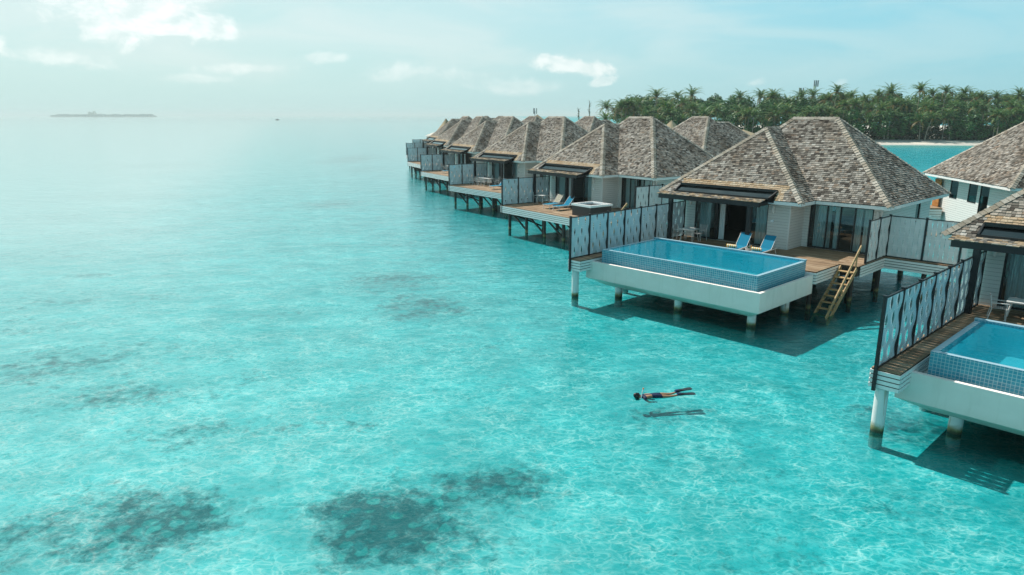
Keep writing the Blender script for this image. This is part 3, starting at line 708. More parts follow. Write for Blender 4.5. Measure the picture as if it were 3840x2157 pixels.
def fence(fr, b0, label, n):
    T = Thing('privacy_fence', label, 'fence', fr, (0,(b0+9.9)/2,D), 'woven fences between the villas')
    y1 = 10.1; fence_parts(T, [(0,b0+(y1-b0)*i/n) for i in range(n+1)], first_low=True)
    return T
fl = fence(FR['H1'], -.08, 'long woven fence, bluish shade in its colour, left of the fully visible pool', 7)
place(copy_tree(fl.e), FR['H0'], (0,(-.08+9.9)/2,D), 'nearest woven fence, tall at the right edge beside the cut off pool')
fs = fence(FR['H2'], 5.3, 'woven fence at the left end of the hot tub deck', 3)
for k,l in (('H3','woven fence at the left end of the dining table deck'),('H4','woven fence just beyond the dining table deck fence'),('H5','far woven fence standing lowest of the three small ones at the row end'),('H6','tiny woven fence, middle of the three at the row end'),('H7','tiniest woven fence, topmost of the three at the row end')):
    place(copy_tree(fs.e), FR[k], (0,(5.3+9.9)/2,D), l)
def ret_fence(fr, label):
    T = Thing('privacy_fence', label, 'fence', fr, (10.9,12.2,D), 'woven fences between the villas')
    pts = [(10.72,9.55),(10.72,10.9),(10.72,12.28),(12.4,12.28),(14.0,12.28),(15.5,12.28)]
    fence_parts(T, pts, amp=.02, mat='whitestrip')
    return T
rfn = ret_fence(FR['H1'], 'white woven corner fence behind the timber steps, wide panels')
place(copy_tree(rfn.e), FR['H2'], (10.9,12.2,D), 'white woven corner fence behind the hot tub, above the long fence')
for k,l in (('H3','woven corner fence hidden behind the roof beyond the hot tub'),): pass

# ------------------------------------------------------------------ steps
def steps(fr, label):
    T = Thing('timber_steps', label, 'steps', fr, (10.35,7.2,0), 'timber steps down to the water')
    y0,z0,y1,z1 = 8.55,D-.05,5.7,-.35
    for x in (9.98,10.72):
        q = MB(); q.bar((x,y0,z0-.06),(x,y1,z1),.05,.22); T.part('stringer', q, M['timber'])
    n_ = 9
    for i in range(1,n_):
        t = i/n_; q = MB(); y = y0+(y1-y0)*t; z = z0+(z1-z0)*t+.05; q.box(10.0,10.70,y-.13,y+.13,z-.02,z+.02); T.part('tread', q, M['timber'])
    for x in (10.74,):
        q = MB(); q.bar((x,8.75,D+.98),(x,5.45,-.02),.05,.15); T.part('handrail', q, M['timber'])
        for t in (.02,.5,.93):
            q = MB(); y = 8.55+(5.65-8.55)*t; zb = z0+(z1-z0)*t; q.box(x-.065,x-.027,y-.045,y+.045,zb-.1,zb+.72); T.part('rail_post', q, M['timber'])
    return T
stp = steps(FR['H1'], 'pale timber steps with handrails going down into the water right of the pool')
place(copy_tree(stp.e), FR['H2'], (10.35,7.2,0), 'timber steps behind the hot tub, only the rail top showing')

# ------------------------------------------------------------------ pools
def pool(fr, label):
    T = Thing('infinity_pool', label, 'swimming pool', fr, (5.2,3.6,0), 'raised pools before the villas')
    X0,X1,Y0,Y1 = .95,9.4,1.3,5.9; RZ = 2.40
    b = MB()   # white basin
    x0,x1,y0,y1 = .3,9.8,.85,5.9; zt,zb = 1.80,.92; w = .16; zf = 1.45
    o0 = [(x0,y0),(x1,y0),(x1,y1),(x0,y1)]; i0 = [(x0+w,y0+w),(x1-w,y0+w),(x1-w,y1-.02),(x0+w,y1-.02)]; c0 = [(x0+.75,y0+.75),(x1-.75,y0+.75),(x1-.75,y1-.3),(x0+.75,y1-.3)]
    vs = [(*p,zb) for p in o0]+[(*p,zt) for p in o0]+[(*p,zt) for p in i0]+[(*p,zf) for p in i0]+[(*p,.50) for p in c0]
    f = []
    for i in range(4):
        j = (i+1)%4; f += [(i,j,4+j,4+i),(4+i,4+j,8+j,8+i),(8+i,8+j,12+j,12+i),(16+i,16+j,j,i)]
    f += [(12,13,14,15),(19,18,17,16)]
    b.add(vs,f); T.part('basin', b, M['render'])
    t = MB(); a = .17
    def ring(o1,i1,z0,z1,zi):
        V = [(*p,z0) for p in o1]+[(*p,z1) for p in o1]+[(*p,z1) for p in i1]+[(*p,zi) for p in i1]
        F = []
        for i in range(4):
            j = (i+1)%4; F += [(i,j,4+j,4+i),(8+i,8+j,12+j,12+i)]
        F += [(12,13,14,15)]; return V,F
    oo = [(X0,Y0),(X1,Y0),(X1,Y1),(X0,Y1)]; ii = [(X0+a,Y0+a),(X1-a,Y0+a),(X1-a,Y1-a),(X0+a,Y1-a)]
    V,F = ring(oo,ii,zf-.01,RZ,1.3); t.add(V,[f_ for k_,f_ in enumerate(F) if k_ in (0,2,4,6)]); t.mi = 1; t.add(V,[f_ for k_,f_ in enumerate(F) if k_ not in (0,2,4,6)]); t.mi = 0
    # kerb towards the deck
    t.box(X0-.01,X1+.01,Y1-a-.0,Y1+.02,RZ+.004,RZ+.07)
    # steps inside at the right end
    t.mi = 1
    for k in range(3): t.box(X1-a-.38*(3-k),X1-a-.38*(2-k)-.002,Y0+a+.01,Y1-a-.01,1.31,1.62+.22*k)
    sh = T.part('tiled_shell', t, [M['tile'],M['innertile']])
    c = MB(); V = [(*p,RZ) for p in oo]+[(*p,RZ) for p in ii]; e = .004
    V = [(x,y,z+e) for x,y,z in V]; c.add(V,[(0,1,5,4),(1,2,6,5),(3,0,4,7)]); 
    c.box(X0-.02,X1+.02,Y1-a-.01,Y1+.03,RZ+.071,RZ+.085)
    T.part('coping', c, M['coping'], sh)
    wv = MB(); wv.add([(X0+a+.002,Y0+a+.002,RZ-.004),(X1-a-.002,Y0+a+.002,RZ-.004),(X1-a-.002,Y1-a-.002,RZ-.004),(X0+a+.002,Y1-a-.002,RZ-.004)],[(0,1,2,3)])
    T.part('pool_water', wv, M['poolwater'])
    for x,y in ((1.75,1.75),(5.3,1.75),(9.0,1.85),(1.75,5.0),(5.3,5.0),(9.0,5.0)):
        q = MB(); q.tube([(x,y,BED-.1),(x,y,.95)],.19,16); T.part('pile', q, M['pile'])
    return T
pl = pool(FR['H1'], 'blue mosaic infinity pool in a white basin, seen whole, timber steps beside it')
place(copy_tree(pl.e), FR['H0'], (5.2,3.6,0), 'blue mosaic infinity pool in a white basin, cut by the right picture edge')

# ------------------------------------------------------------------ furniture
def O(fr): return fr
class Loc:
    """frame for furniture built around its own origin"""
    def __init__(s, fr, x, y, z, rot): s.fr=fr; s.p=(x,y,z); s.a=fr.a+rot
    def w(s, *q): return s.fr.w(*s.p)
def furn(name,label,cat,fr,x,y,rot=0,z=D,group=None):
    return Thing(name,label,cat,Loc(fr,x,y,z,rot),(0,0,0),group)
def put(proto, fr, x, y, rot, label, z=D, group=None):
    e = copy_tree(proto.e); e.location = fr.w(x,y,z); e.rotation_euler = (0,0,fr.a+rot); e['label'] = label
    if group: e['group'] = group
    return e
def chair(fr,x,y,rot,label):
    T = furn('armchair',label,'chair',fr,x,y,rot,group='slatted deck armchairs')
    # faces +y
    for sx in (-1,1):
        q = MB(); q.tube([(sx*.25,.24,0),(sx*.26,.22,.62)],.017,6); T.part('leg',q,M['alu'])
        q = MB(); q.tube([(sx*.25,-.30,0),(sx*.25,-.22,.42),(sx*.25,-.30,.90)],.017,6); T.part('leg',q,M['alu'])
        q = MB(); q.bar((sx*.265,-.27,.64),(sx*.265,.27,.64),.05,.025); T.part('armrest',q,M['alu'])
    q = MB()
    q.bar((-.24,.24,.42),(.24,.24,.42),.03); q.bar((-.24,-.22,.42),(.24,-.22,.42),.03)
    for i in range(8): q.bar((-.24,-.17+.055*i,.435),(.24,-.17+.055*i,.435),.04,.012)
    T.part('seat',q,M['slat'])
    q = MB(); q.bar((-.25,-.30,.89),(.25,-.30,.89),.03)
    for i in range(9): t=i/9; q.bar((-.24,-.225-.07*t,.50+.36*t),(.24,-.225-.07*t,.50+.36*t),.012,.028)
    T.part('backrest',q,M['slat'])
    return T
def table(fr,x,y,rot,label,w=.85,l=.85):
    T = furn('dining_table',label,'table',fr,x,y,rot,group='white deck tables')
    q = MB()
    k = 6
    for i in range(k): yy = -l/2+l*i/k; q.box(-w/2,w/2,yy+.004,yy+l/k-.004,.71,.735)
    q.box(-w/2+.05,w/2-.05,-l/2+.05,l/2-.05,.675,.71)
    T.part('tabletop',q,M['alu'])
    for sx in (-1,1):
        for sy in (-1,1):
            q = MB(); q.tube([(sx*(w/2-.14),sy*(l/2-.14),.68),(sx*(w/2-.03),sy*(l/2-.03),0)],[.028,.016],6); T.part('leg',q,M['alu'])
    return T
def lounger(fr,x,y,rot,label):
    """foot towards -y, backrest rising towards +y"""
    T = furn('sun_lounger',label,'sun lounger',fr,x,y,rot,group='blue sun loungers on the decks')
    q = MB()
    for sx in (-1,1): q.bar((sx*.31,-.95,.33),(sx*.31,.95,.33),.035,.05)
    q.bar((-.29,-.95,.33),(.29,-.95,.33),.035,.05); q.bar((-.29,.93,.33),(.29,.93,.33),.035,.05)
    q.bar((-.27,.70,.35),(-.27,.72,.66),.02); q.bar((.27,.70,.35),(.27,.72,.66),.02)
    T.part('frame',q,M['alu'])
    for sx in (-1,1):
        for yy,dy in ((-.75,-.10),(.72,.12)):
            q = MB(); q.bar((sx*.31,yy,.31),(sx*.33,yy+dy,0),.03,.045); T.part('leg',q,M['alu'])
    q = MB(); q.box(-.285,.285,-.92,.26,.352,.366); T.part('seat',q,M['sling'])
    q = MB(); q.add([(-.285,.27,.36),(.285,.27,.36),(.285,.86,.97),(-.285,.86,.97),(-.285,.285,.35),(.285,.285,.35),(.285,.875,.96),(-.285,.875,.96)],[(0,1,2,3),(7,6,5,4),(4,5,1,0),(5,6,2,1),(6,7,3,2),(7,4,0,3)])
    T.part('backrest',q,M['sling'])
    q = MB(); q.tube([(-.30,.27,.36),(-.30,.865,.98),(.30,.865,.98),(.30,.27,.36)],.016,6); T.part('back_frame',q,M['alu'])
    return T
H0,H1,H2,H3,H4,H5 = (FR[k] for k in ('H0','H1','H2','H3','H4','H5'))
tb = table(H1,1.28,8.75,.1,'small square white table under the canopy beside the fully visible pool')
ch = chair(H1,.62,8.75,rad(-85),'grey slatted armchair left of the small table behind the fully visible pool')
put(ch,H1,1.55,9.45,rad(170),'grey slatted armchair right of the small table, before the curtained glass door')
lg = lounger(H1,5.05,7.6,rad(6),'blue sun lounger nearer the open doorway, beside the black post, rolled towel at its foot')
put(lg,H1,6.35,7.72,rad(4),'blue sun lounger nearer the white wall corner, rolled towel at its foot')
def rolled(fr,x,y,rot,label):
    T = furn('rolled_towel',label,'towel',fr,x,y,rot,z=D+.366,group='rolled striped towels')
    q = MB(); q.tube([(-.26,0,.085),(.26,0,.085)],.085,14)
    for sx in (-1,1):
        q.tube([(sx*.262,0,.085),(sx*.268,0,.085)],[.06,.05],12); 
    T.part('roll',q,M['towel']); return T
rt = rolled(H1,4.98,6.94,rad(6),'yellow striped rolled towel on the lounger by the black post')
put(rt,H1,6.30,7.06,rad(4),'yellow striped rolled towel on the lounger by the white wall corner',z=D+.366)
T = furn('bucket_table','grey tapered concrete bucket between the two blue loungers','side table',H1,5.70,7.55)
q = MB(); q.lathe([(.001,0),(.17,0),(.26,.36),(.235,.36),(.22,.30),(.001,.30)],n=16); T.part('bucket',q,M['bucket'])
T2 = furn('juice_glass','glass of orange juice on the grey bucket between the loungers','glass',H1,5.78,7.5,z=D+.30)
q = MB(); q.lathe([(.001,0),(.035,0),(.045,.22),(.001,.22)],n=10); T2.part('juice',q,M['orange']); q = MB(); q.lathe([(.037,0),(.048,.26)],n=10); T2.part('tumbler',q,M['glass'])
T3 = furn('potted_succulent','small dark leafy plant on the grey bucket','plant',H1,5.6,7.6,z=D+.30)
q = MB()
for i in range(22):
    a = R.random()*6.28; l = R.uniform(.08,.16); d = Vector((math.cos(a),math.sin(a),R.uniform(.3,1.2))).normalized()*l; s_ = Vector((-math.sin(a),math.cos(a),0))*.022
    q.add([(-s_.x*.4,-s_.y*.4,.03),(s_.x*.4,s_.y*.4,.03),(d.x*.6+s_.x,d.y*.6+s_.y,d.z*.6+.03),(d.x,d.y,d.z+.03),(d.x*.6-s_.x,d.y*.6-s_.y,d.z*.6+.03)],[(0,1,2,3,4)])
T3.part('leaves',q,M['leaf']); q = MB(); q.lathe([(.001,0),(.05,0),(.06,.05),(.001,.045)],n=10); T3.part('pot',q,M['bucket'])
# bed inside
T = furn('double_bed','white made bed glimpsed inside the open doorway','bed',H1,4.6,13.2)
q = MB(); q.box(-.95,.95,-1.0,1.0,.05,.32); T.part('bed_base',q,M['dark'])
q = MB()
def rbox(mb,x0,x1,y0,y1,z0,z1,r=.06):
    bm = bmesh.new(); bmesh.ops.create_cube(bm,size=1)
    for v in bm.verts: v.co = ((x0+x1)/2+v.co.x*(x1-x0),(y0+y1)/2+v.co.y*(y1-y0),(z0+z1)/2+v.co.z*(z1-z0))
    bmesh.ops.bevel(bm,geom=bm.edges[:],offset=r,segments=3,affect='EDGES',profile=.5)
    bm.verts.index_update(); mb.add([v.co[:] for v in bm.verts],[[v.index for v in f.verts] for f in bm.faces],True); bm.free()
rbox(q,-.97,.97,-1.02,1.0,.32,.62); T.part('mattress',q,M['linen'])
for sx in (-1,1):
    q = MB(); rbox(q,sx*.48-.36,sx*.48+.36,.5,.95,.63,.80,.08); T.part('pillow',q,M['linen'])
# nearest villa
put(tb,H0,1.65,8.65,.1,'small grey white table cut by the right picture edge')
put(ch,H0,1.05,8.35,rad(-75),'grey armchair at the right picture edge, beside the black canopy post')
put(ch,H0,2.2,9.2,rad(130),'grey armchair behind the table at the right picture edge, blue towel hung on it')
tw = MB(); rbox(tw,-.2,.2,-.02,.02,0,.42,.015); tw2 = furn('hung_towel','light blue towel hanging beside the table at the right picture edge','towel',H0,1.98,8.95,rad(40),z=D+.12); tw2.part('cloth',tw,M['denim'])
# hot tub villa
put(tb,H2,1.15,8.55,.1,'small white table on the hot tub deck beside its fence')
put(ch,H2,.42,8.6,rad(-85),'grey armchair by the fence on the hot tub deck')
put(ch,H2,1.75,9.2,rad(120),'grey armchair right of the small table on the hot tub deck')
put(lg,H2,3.6,7.75,rad(10),'sun lounger with a striped towel over its backrest, on the hot tub deck')
put(lg,H2,5.0,7.65,rad(4),'blue sun lounger beside the black post next to the hot tub')
tw = MB(); tw.add([(-.27,.285,.41),(.27,.285,.41),(.27,.86,1.0),(-.27,.86,1.0),(-.27,.92,.98),(.27,.92,.98),(.27,.86,.60),(-.27,.86,.60)],[(0,1,2,3),(3,2,5,4),(4,5,6,7)])
T = furn('draped_towel','brown and cream striped towel draped over a lounger backrest','towel',H2,3.6,7.75,rad(10)); o = T.part('cloth',tw,M['towel2'])
sm_ = o.modifiers.new('thickness','SOLIDIFY'); sm_.thickness = .012
T = furn('hot_tub','square hot tub with white rim and black side panels on the deck','hot tub',H2,8.55,7.35)
q = MB(); q.box(-1.0,1.0,-1.0,1.0,0,.72); T.part('cabinet',q,M['wicker'])
q = MB(); rbox(q,-.86,.86,-.86,.86,.45,.5,.02)
for a,b,c,d in ((-1.06,1.06,-1.06,-.82),(-1.06,1.06,.82,1.06),(-1.06,-.82,-.82,.82),(.82,1.06,-.82,.82)): q.box(a,b,c,d,.72,.86)
for sx in (-1,1): q.box(sx*.80-.03,sx*.80+.03,-.82,.82,.47,.80); q.box(-.77,.77,sx*.80-.03,sx*.80+.03,.47,.80)
T.part('tub_shell',q,M['acrylic']); q = MB(); q.box(.35,.75,.70,.78,.74,.80); T.part('head_cushion',q,M['black'])
# dining villa
put(tb,H3,2.25,8.5,.1,'longer white dining table on the deck with several chairs').scale = (2.3,1.05,1)
for i,(x,y,r,l) in enumerate(((1.15,7.55,0,'slatted armchair nearest the fence on the dining deck'),(2.1,7.55,0,'slatted armchair middle of the near side of the dining table'),(3.1,7.6,5,'slatted armchair nearest the lounger on the dining deck near side'),(1.4,9.4,180,'slatted armchair at the house side of the dining table, left one'),(2.9,9.4,180,'slatted armchair at the house side of the dining table, right one'),(4.2,8.7,95,'slatted armchair at the right head of the dining table'))):
    put(ch,H3,x,y,rad(r),l)
put(lg,H3,6.2,7.2,rad(0),'blue sun lounger on the deck right of the dining table')
for i,(x,y,l) in enumerate(((1.9,8.5,'small dark bottle on the long dining table, left'),(2.5,8.55,'small dark bottle on the long dining table, middle'),(2.9,8.45,'small dark bottle on the long dining table, right'))):
    T = furn('bottle',l,'bottle',H3,x,y,z=D+.735,group='bottles on the dining table'); q = MB(); q.lathe([(.001,0),(.04,0),(.04,.16),(.015,.22),(.015,.28),(.001,.28)],n=8); T.part('body',q,M['frame'])
put(tb,H4,2.1,8.5,.1,'small white table on the deck beyond the dining table deck')
put(ch,H4,1.2,8.0,rad(-60),'slatted armchair left of the table on the deck beyond the dining deck')
put(ch,H4,3.0,9.0,rad(120),'slatted armchair right of the table on the deck beyond the dining deck')
put(lg,H4,4.9,7.2,rad(0),'blue sun lounger on the deck beyond the dining deck')

# back villa entrance
T = Thing('entrance_porch','small porch with orange wooden door at the villa across the jetty','porch',FB['R0'],(9.4,19.6,1.2))
q = MB(); q.box(8.55,11.6,19.66,21.2,1.5,2.15); T.part('landing',q,M['deck'])
q = MB()
for i in range(5): q.bar((8.5,21.23,1.20+.19*i),(11.6,21.23,1.20+.19*i),.03,.15); q.bar((8.52,19.7,1.20+.19*i),(8.52,21.2,1.20+.19*i),.03,.15)
T.part('skirting',q,M['white'])
q = MB(); q.box(9.25,10.25,19.66,19.72,2.16,4.25); dr = T.part('door',q,M['door']); q = MB(); q.bar((9.4,19.76,2.9),(9.4,19.76,3.6),.05); T.part('handle',q,M['timber'],dr)
for x in (8.9,11.4):
    q = MB(); q.tube([(x,20.9,BED),(x,20.9,1.5)],.14,8); T.part('pile',q,M['woodpile'])
# jetty between the two rows
jp = [(34,22),(29.0,40),(21,62),(12.5,84),(6,108),(0,134),(-4,160),(-8,190)]
T = Thing('jetty','grey wooden jetty walkway behind the front row of villas','jetty',Frame(0,0,90),(20,62,0))
q = MB(); pm = MB()
for a,b in zip(jp,jp[1:]): q.bar((*a,1.6),(*b,1.6),1.9,.12)
T.part('walkway',q,M['deck'])
for a,b in zip(jp,jp[1:]):
    for t in (0,.5): pm.tube([(a[0]+(b[0]-a[0])*t,a[1]+(b[1]-a[1])*t,BED),(a[0]+(b[0]-a[0])*t,a[1]+(b[1]-a[1])*t,1.53)],.14,6)
T.part('piles',pm,M['woodpile'])

# ------------------------------------------------------------------ island, beach and grove
def island():
    shore = [(-40,330),(-5,290),(20,262),(60,243),(105,226),(150,219),(205,212),(300,200),(420,190)]
    prof = [(-14,-1.2),(-3,-.25),(2,.35),(8,1.0),(16,1.5),(30,1.7),(120,1.8),(330,1.8)]
    vs = []; k = len(prof)
    for i in range(len(shore)-1):
        (ax,ay),(bx,by) = shore[i],shore[i+1]; st = 8
        for s_ in range(st + (i == len(shore)-2)):
            t = s_/st; x = ax+(bx-ax)*t; y = ay+(by-ay)*t
            for d,z in prof: vs.append((x+d*.25, y+d+1.5*noise.noise((x*.05,d*.05,0)), z+.12*noise.noise((x*.2,y*.2,d))))
    n_ = len(vs)//k; mb = MB(); mb.add(vs,[(i*k+j,(i+1)*k+j,(i+1)*k+j+1,i*k+j+1) for i in range(n_-1) for j in range(k-1)],True)
    m,n = newmat('coral_sand'); p = n.pos(); a = n.noise(p,.12,5,.6).outputs[0]; b = n.noise(p,1.5,4).outputs[0]
    z = n.n('ShaderNodeSeparateXYZ',{0:p}).outputs[2]
    c = n.mix(n.mr(a,.4,.62),(.44,.42,.38),(.68,.61,.52)); c = n.mix(n.mr(z,.1,.5),(.42,.42,.38),c); c = n.mix(n.mr(b,.5,.75),c,(.62,.55,.46))
    n.out(pbr(n,c,.9,n.bump(b,.4,.1),.1)); tag(mb.build('beach',m), kind='structure')
    return shore
shore = island()
def shore_y(x):
    for (ax,ay),(bx,by) in zip(shore,shore[1:]):
        if ax <= x <= bx: return ay+(by-ay)*(x-ax)/(bx-ax)
    return shore[0][1] if x < 0 else shore[-1][1]
def palm_crown(seed, nf=22, fl=4.3):
    r = random.Random(seed); mb = MB(); od = MB()
    for i in range(nf):
        a = i*2.39996+r.uniform(-.25,.25); u = (i+.5)/nf; old = u > .78
        el0 = rad(82-72*u+r.uniform(-8,8)) if not old else rad(r.uniform(-10,15))
        L = fl*r.uniform(.85,1.1)*(.75 if u < .12 else 1); droop = r.uniform(1.2,1.9)*(1+.3*old)
        tgt = od if old and r.random() < .6 else mb; K = 15; p = Vector((0,0,0)); ang = el0; pts = []
        for k in range(K+1):
            pts.append(p.copy()); d = Vector((math.cos(a)*math.cos(ang),math.sin(a)*math.cos(ang),math.sin(ang))); p = p+d*(L/K); ang -= droop/K*(.5+1.0*k/K)
        s = Vector((-math.sin(a),math.cos(a),0))
        for k in range(K):
            t = (k+.5)/K; d = (pts[k+1]-pts[k]).normalized(); up = s.cross(d)
            if up.z < 0: up = -up
            w = .035*(1-t)+.012
            tgt.add([pts[k]-s*w,pts[k]+s*w,pts[k+1]+s*w*.8,pts[k+1]-s*w*.8],[(0,1,2,3)])
            ll = .95*math.sin(math.pi*min(1,.18+t*.82))**.7*r.uniform(.85,1.15)*(1-.35*t)
            for sg in (-1,1):
                tip = pts[k]+d*ll*.45+s*sg*ll*.75-Vector((0,0,ll*r.uniform(.28,.6)))+up*ll*.12; b0 = pts[k]; b1 = pts[k]+(pts[k+1]-pts[k])*.85
                mid0 = b0.lerp(tip,.55)+up*.03; mid1 = b1.lerp(tip,.5)+up*.03
                tgt.add([b0,b1,mid1,tip,mid0],[(0,1,2,3,4)])
    for i in range(7):
        a = r.random()*6.28; mb.mi = 1; mb.lathe([(.01,-.14),(.12,-.06),(.13,.05),(.01,.14)],(.28*math.cos(a),.28*math.sin(a),-.35+r.uniform(-.1,.1)),6); mb.mi = 0
    mb.mi = 2; n0 = len(mb.v); mb.v += od.v; mb.f += [tuple(i+n0 for i in f) for f in od.f]; mb.m += [2]*len(od.f); mb.sm += od.sm
    me = mb.build('crown',[M['palm'],M['bark'],M['palmold']]); data = me.data; bpy.data.objects.remove(me); return data
PC = [palm_crown(i, R.choice((24,27,30)), R.uniform(4.2,4.9)) for i in range(6)]
def broad_crown(seed, rx=4.5, rz=3.4, n_=2600):
    r = random.Random(seed); mb = MB(); cl = []
    for i in range(26):
        a = r.random()*6.28; q = r.random()**.5; z = r.uniform(-.75,1); e = math.sqrt(max(.05,1-z*z*.8)); cl.append((Vector((math.cos(a)*q*rx*e,math.sin(a)*q*rx*e,z*rz*.8)), r.uniform(.9,1.7)))
    for i in range(n_):
        c,s = r.choice(cl); d = Vector((r.gauss(0,1),r.gauss(0,1),r.gauss(0,1))).normalized(); p = c+d*s*r.uniform(.75,1.05)*Vector((1,1,.75)).length/1.6
        nn = (d+Vector((r.uniform(-.6,.6),r.uniform(-.6,.6),r.uniform(0,.8)))).normalized(); u = nn.cross(Vector((0,0,1)) if abs(nn.z) < .9 else Vector((1,0,0))).normalized(); v = nn.cross(u); l = r.uniform(.22,.42)
        mb.add([p-u*l,p-v*l*.55,p+u*l,p+v*l*.55],[(0,1,2,3)])
    o = mb.build('crown',M['leaf']); d = o.data; bpy.data.objects.remove(o); return d
BC = [broad_crown(40+i, R.uniform(4.2,5.4), R.uniform(3.0,4.2)) for i in range(5)]
def tree(name, label, cat, group, base, top, crown, cscale, r0, r1):
    e = bpy.data.objects.new(name,None); COL.objects.link(e); e.location = base; tag(e,label,cat,group)
    b = Vector(top)-Vector(base); pts = []; K = 7
    for k in range(K+1): t = k/K; pts.append((b.x*t**1.6, b.y*t**1.6, b.z*t))
    mb = MB(); mb.tube(pts,[r0+(r1-r0)*min(1,(k/K)*1.6+.0) if k else r0*1.5 for k in range(K+1)],7)
    if name != 'palm_tree':
        for i in range(4):
            a = i*1.57+R.random(); q = Vector(pts[-2]); mb.tube([q*.8,q+Vector((math.cos(a)*2.2,math.sin(a)*2.2,1.6))],[r1,.05],5,False)
    mb.build('trunk',M['bark'],e)
    c = bpy.data.objects.new('crown',crown); COL.objects.link(c); c.parent = e; c.location = b; c.scale = (cscale,cscale,cscale*R.uniform(.92,1.08)); c.rotation_euler = (0,0,R.random()*6.28)
    return e
def p7(x,y): return ((2150+x/3.0306)/1.4907,(280+y/3.0306)/1.4907)
def p8(x,y): return ((2950+x/2.8944)/1.4907,(280+y/2.8944)/1.4907)
PAL7 = [(380,375),(480,430),(545,380),(700,420),(745,345),(860,430),(945,250),(1050,370),(1185,260),(1100,450),(1350,235),(1325,430),(1890,260),(2000,470),(2130,255),(2262,262),(2290,420),(2425,335),(620,350),(1250,330)]
PAL8 = [(550,185),(450,275),(270,420),(450,410),(285,230),(160,250),(850,290),(1000,235),(1130,205),(1290,330),(1170,335),(950,310),(1455,170),(1585,215),(1735,185),(1730,300),(1930,205),(2010,270),(2110,245),(2270,250),(2390,290),(2530,230),(1040,480),(905,500),(1740,470),(1450,500),(1580,480),(2300,440),(2540,430),(2180,320),(700,250),(620,270),(740,330),(2450,350)]
PALX = [(1530+1040*i/33+R.uniform(-12,12), R.choice((R.uniform(266,282),R.uniform(288,304)))) for i in range(34)]
pix = sorted([p7(*q) for q in PAL7]+[p8(*q) for q in PAL8]+PALX)
def ordw(i): return ['first','second','third','fourth','fifth','sixth','seventh','eighth','ninth','tenth','eleventh','twelfth','thirteenth','fourteenth','fifteenth','sixteenth','seventeenth','eighteenth','nineteenth','twentieth','twenty first','twenty second','twenty third','twenty fourth','twenty fifth','twenty sixth','twenty seventh','twenty eighth','twenty ninth','thirtieth'][i]
MARKS = [(1508,'left end of the grove'),(2052,'taller antenna mast'),(2325,'tallest palm of the grove')]
rows = {}
for u,v in pix:
    row = 'skyline' if v < 262 else ('mid height' if v < 285 else 'low'); rows.setdefault(row,[]).append((u,v))
lab = {}
for row,ps in rows.items():
    segs = {}
    for u,v in ps:
        k = 0 if u < 2045 else (1 if u < 2325 else 2); segs.setdefault(k,[]).append((u,v))
    for k,ss in segs.items():
        for i,q in enumerate(sorted(ss)):
            nm = {'skyline':'skyline coconut palm','mid height':'mid height coconut palm','low':'low coconut palm in front'}[row]
            lab[q] = f"{nm}, {ordw(i)} such {('counting right from the left end of the grove','counting right from the taller antenna mast','counting right from the tallest palm')[k]}"
for i,(u,v) in enumerate(pix):
    off = R.uniform(27,44) if v < 262 else (R.uniform(14.5,21) if v < 285 else R.uniform(9,13)); Y = 240
    for _ in range(8): c = at_y(u,v,Y); Y = shore_y(c.x)+off
    c = at_y(u,v,Y)
    lean = R.uniform(-1.6,1.6)
    tree('palm_tree',lab[(u,v)],'palm tree','coconut palms of the island grove',(c.x+lean,c.y+R.uniform(-.8,.8),1.4),c,R.choice(PC),R.uniform(1.0,1.22)*(Y/250),.19,.12)
# leaning palm on the sand
a = at_z(2442,348,1.0); 
c = at_y(*p8(2085,560), a.y+1); tree('palm_tree','small palm leaning far right out over the sand','palm tree','coconut palms of the island grove',a,c,PC[1],.5,.16,.10)
for (x0,y0),(x1,y1),l in (((890,665),(905,520),'thin pale palm trunk rising from the sand, left of two beside the villa roof'),((955,670),(1030,490),'pale palm leaning right from the sand, right of two beside the villa roof')):
    a = at_z(*p8(x0,y0),1.0); c = at_y(*p8(x1,y1),a.y+.5); tree('palm_tree',l,'palm tree','coconut palms of the island grove',a,c,PC[2],.85,.17,.11)
# broad leaved trees
bl = []
for j,(off,zc,n_) in enumerate(((14,5.6,24),(30,9.3,20),(44,11.3,20),(64,12.6,20))):
    for i in range(n_):
        x = 44+i*(165/(n_-1))+R.uniform(-3,3)+j*2; bl.append((x, shore_y(x)+off+R.uniform(-3,3), zc+R.uniform(-1.3,1.3), j))
bl.sort()
cnt = [0]*4; BR = ('beach side broad leaved tree','second row dense green tree','third row dense green tree','back row dense green tree')
for x,y,z,j in bl:
    k = cnt[j]; cnt[j] += 1
    tree('broadleaf_tree',f"{BR[j]}, {ordw(k)} counting right from the grove's left end",'tree','broad leaved trees of the grove',(x,y,1.5),(x+R.uniform(-.6,.6),y,z),R.choice(BC),R.uniform(1.0,1.35),.28,.14)
# undergrowth
mb = MB()
for i in range(26000):
    x = R.uniform(36,230); y = shore_y(x)+13+R.random()**2*9; hh = 6.0*(.6+.4*noise.noise((x*.25,y*.3,3))); z = 1.3+R.random()*hh
    l = R.uniform(.25,.5); nn = Vector((R.gauss(0,1),R.gauss(-.6,1),R.gauss(.4,1))).normalized(); u = nn.cross(Vector((.1,.2,1))).normalized(); v = nn.cross(u); p = Vector((x,y,z))
    mb.add([p-u*l,p-v*l*.6,p+u*l,p+v*l*.6],[(0,1,2,3)])
tag(mb.build('undergrowth',M['bush']),'dark bushes massed along the top of the beach','bushes',kind='stuff')
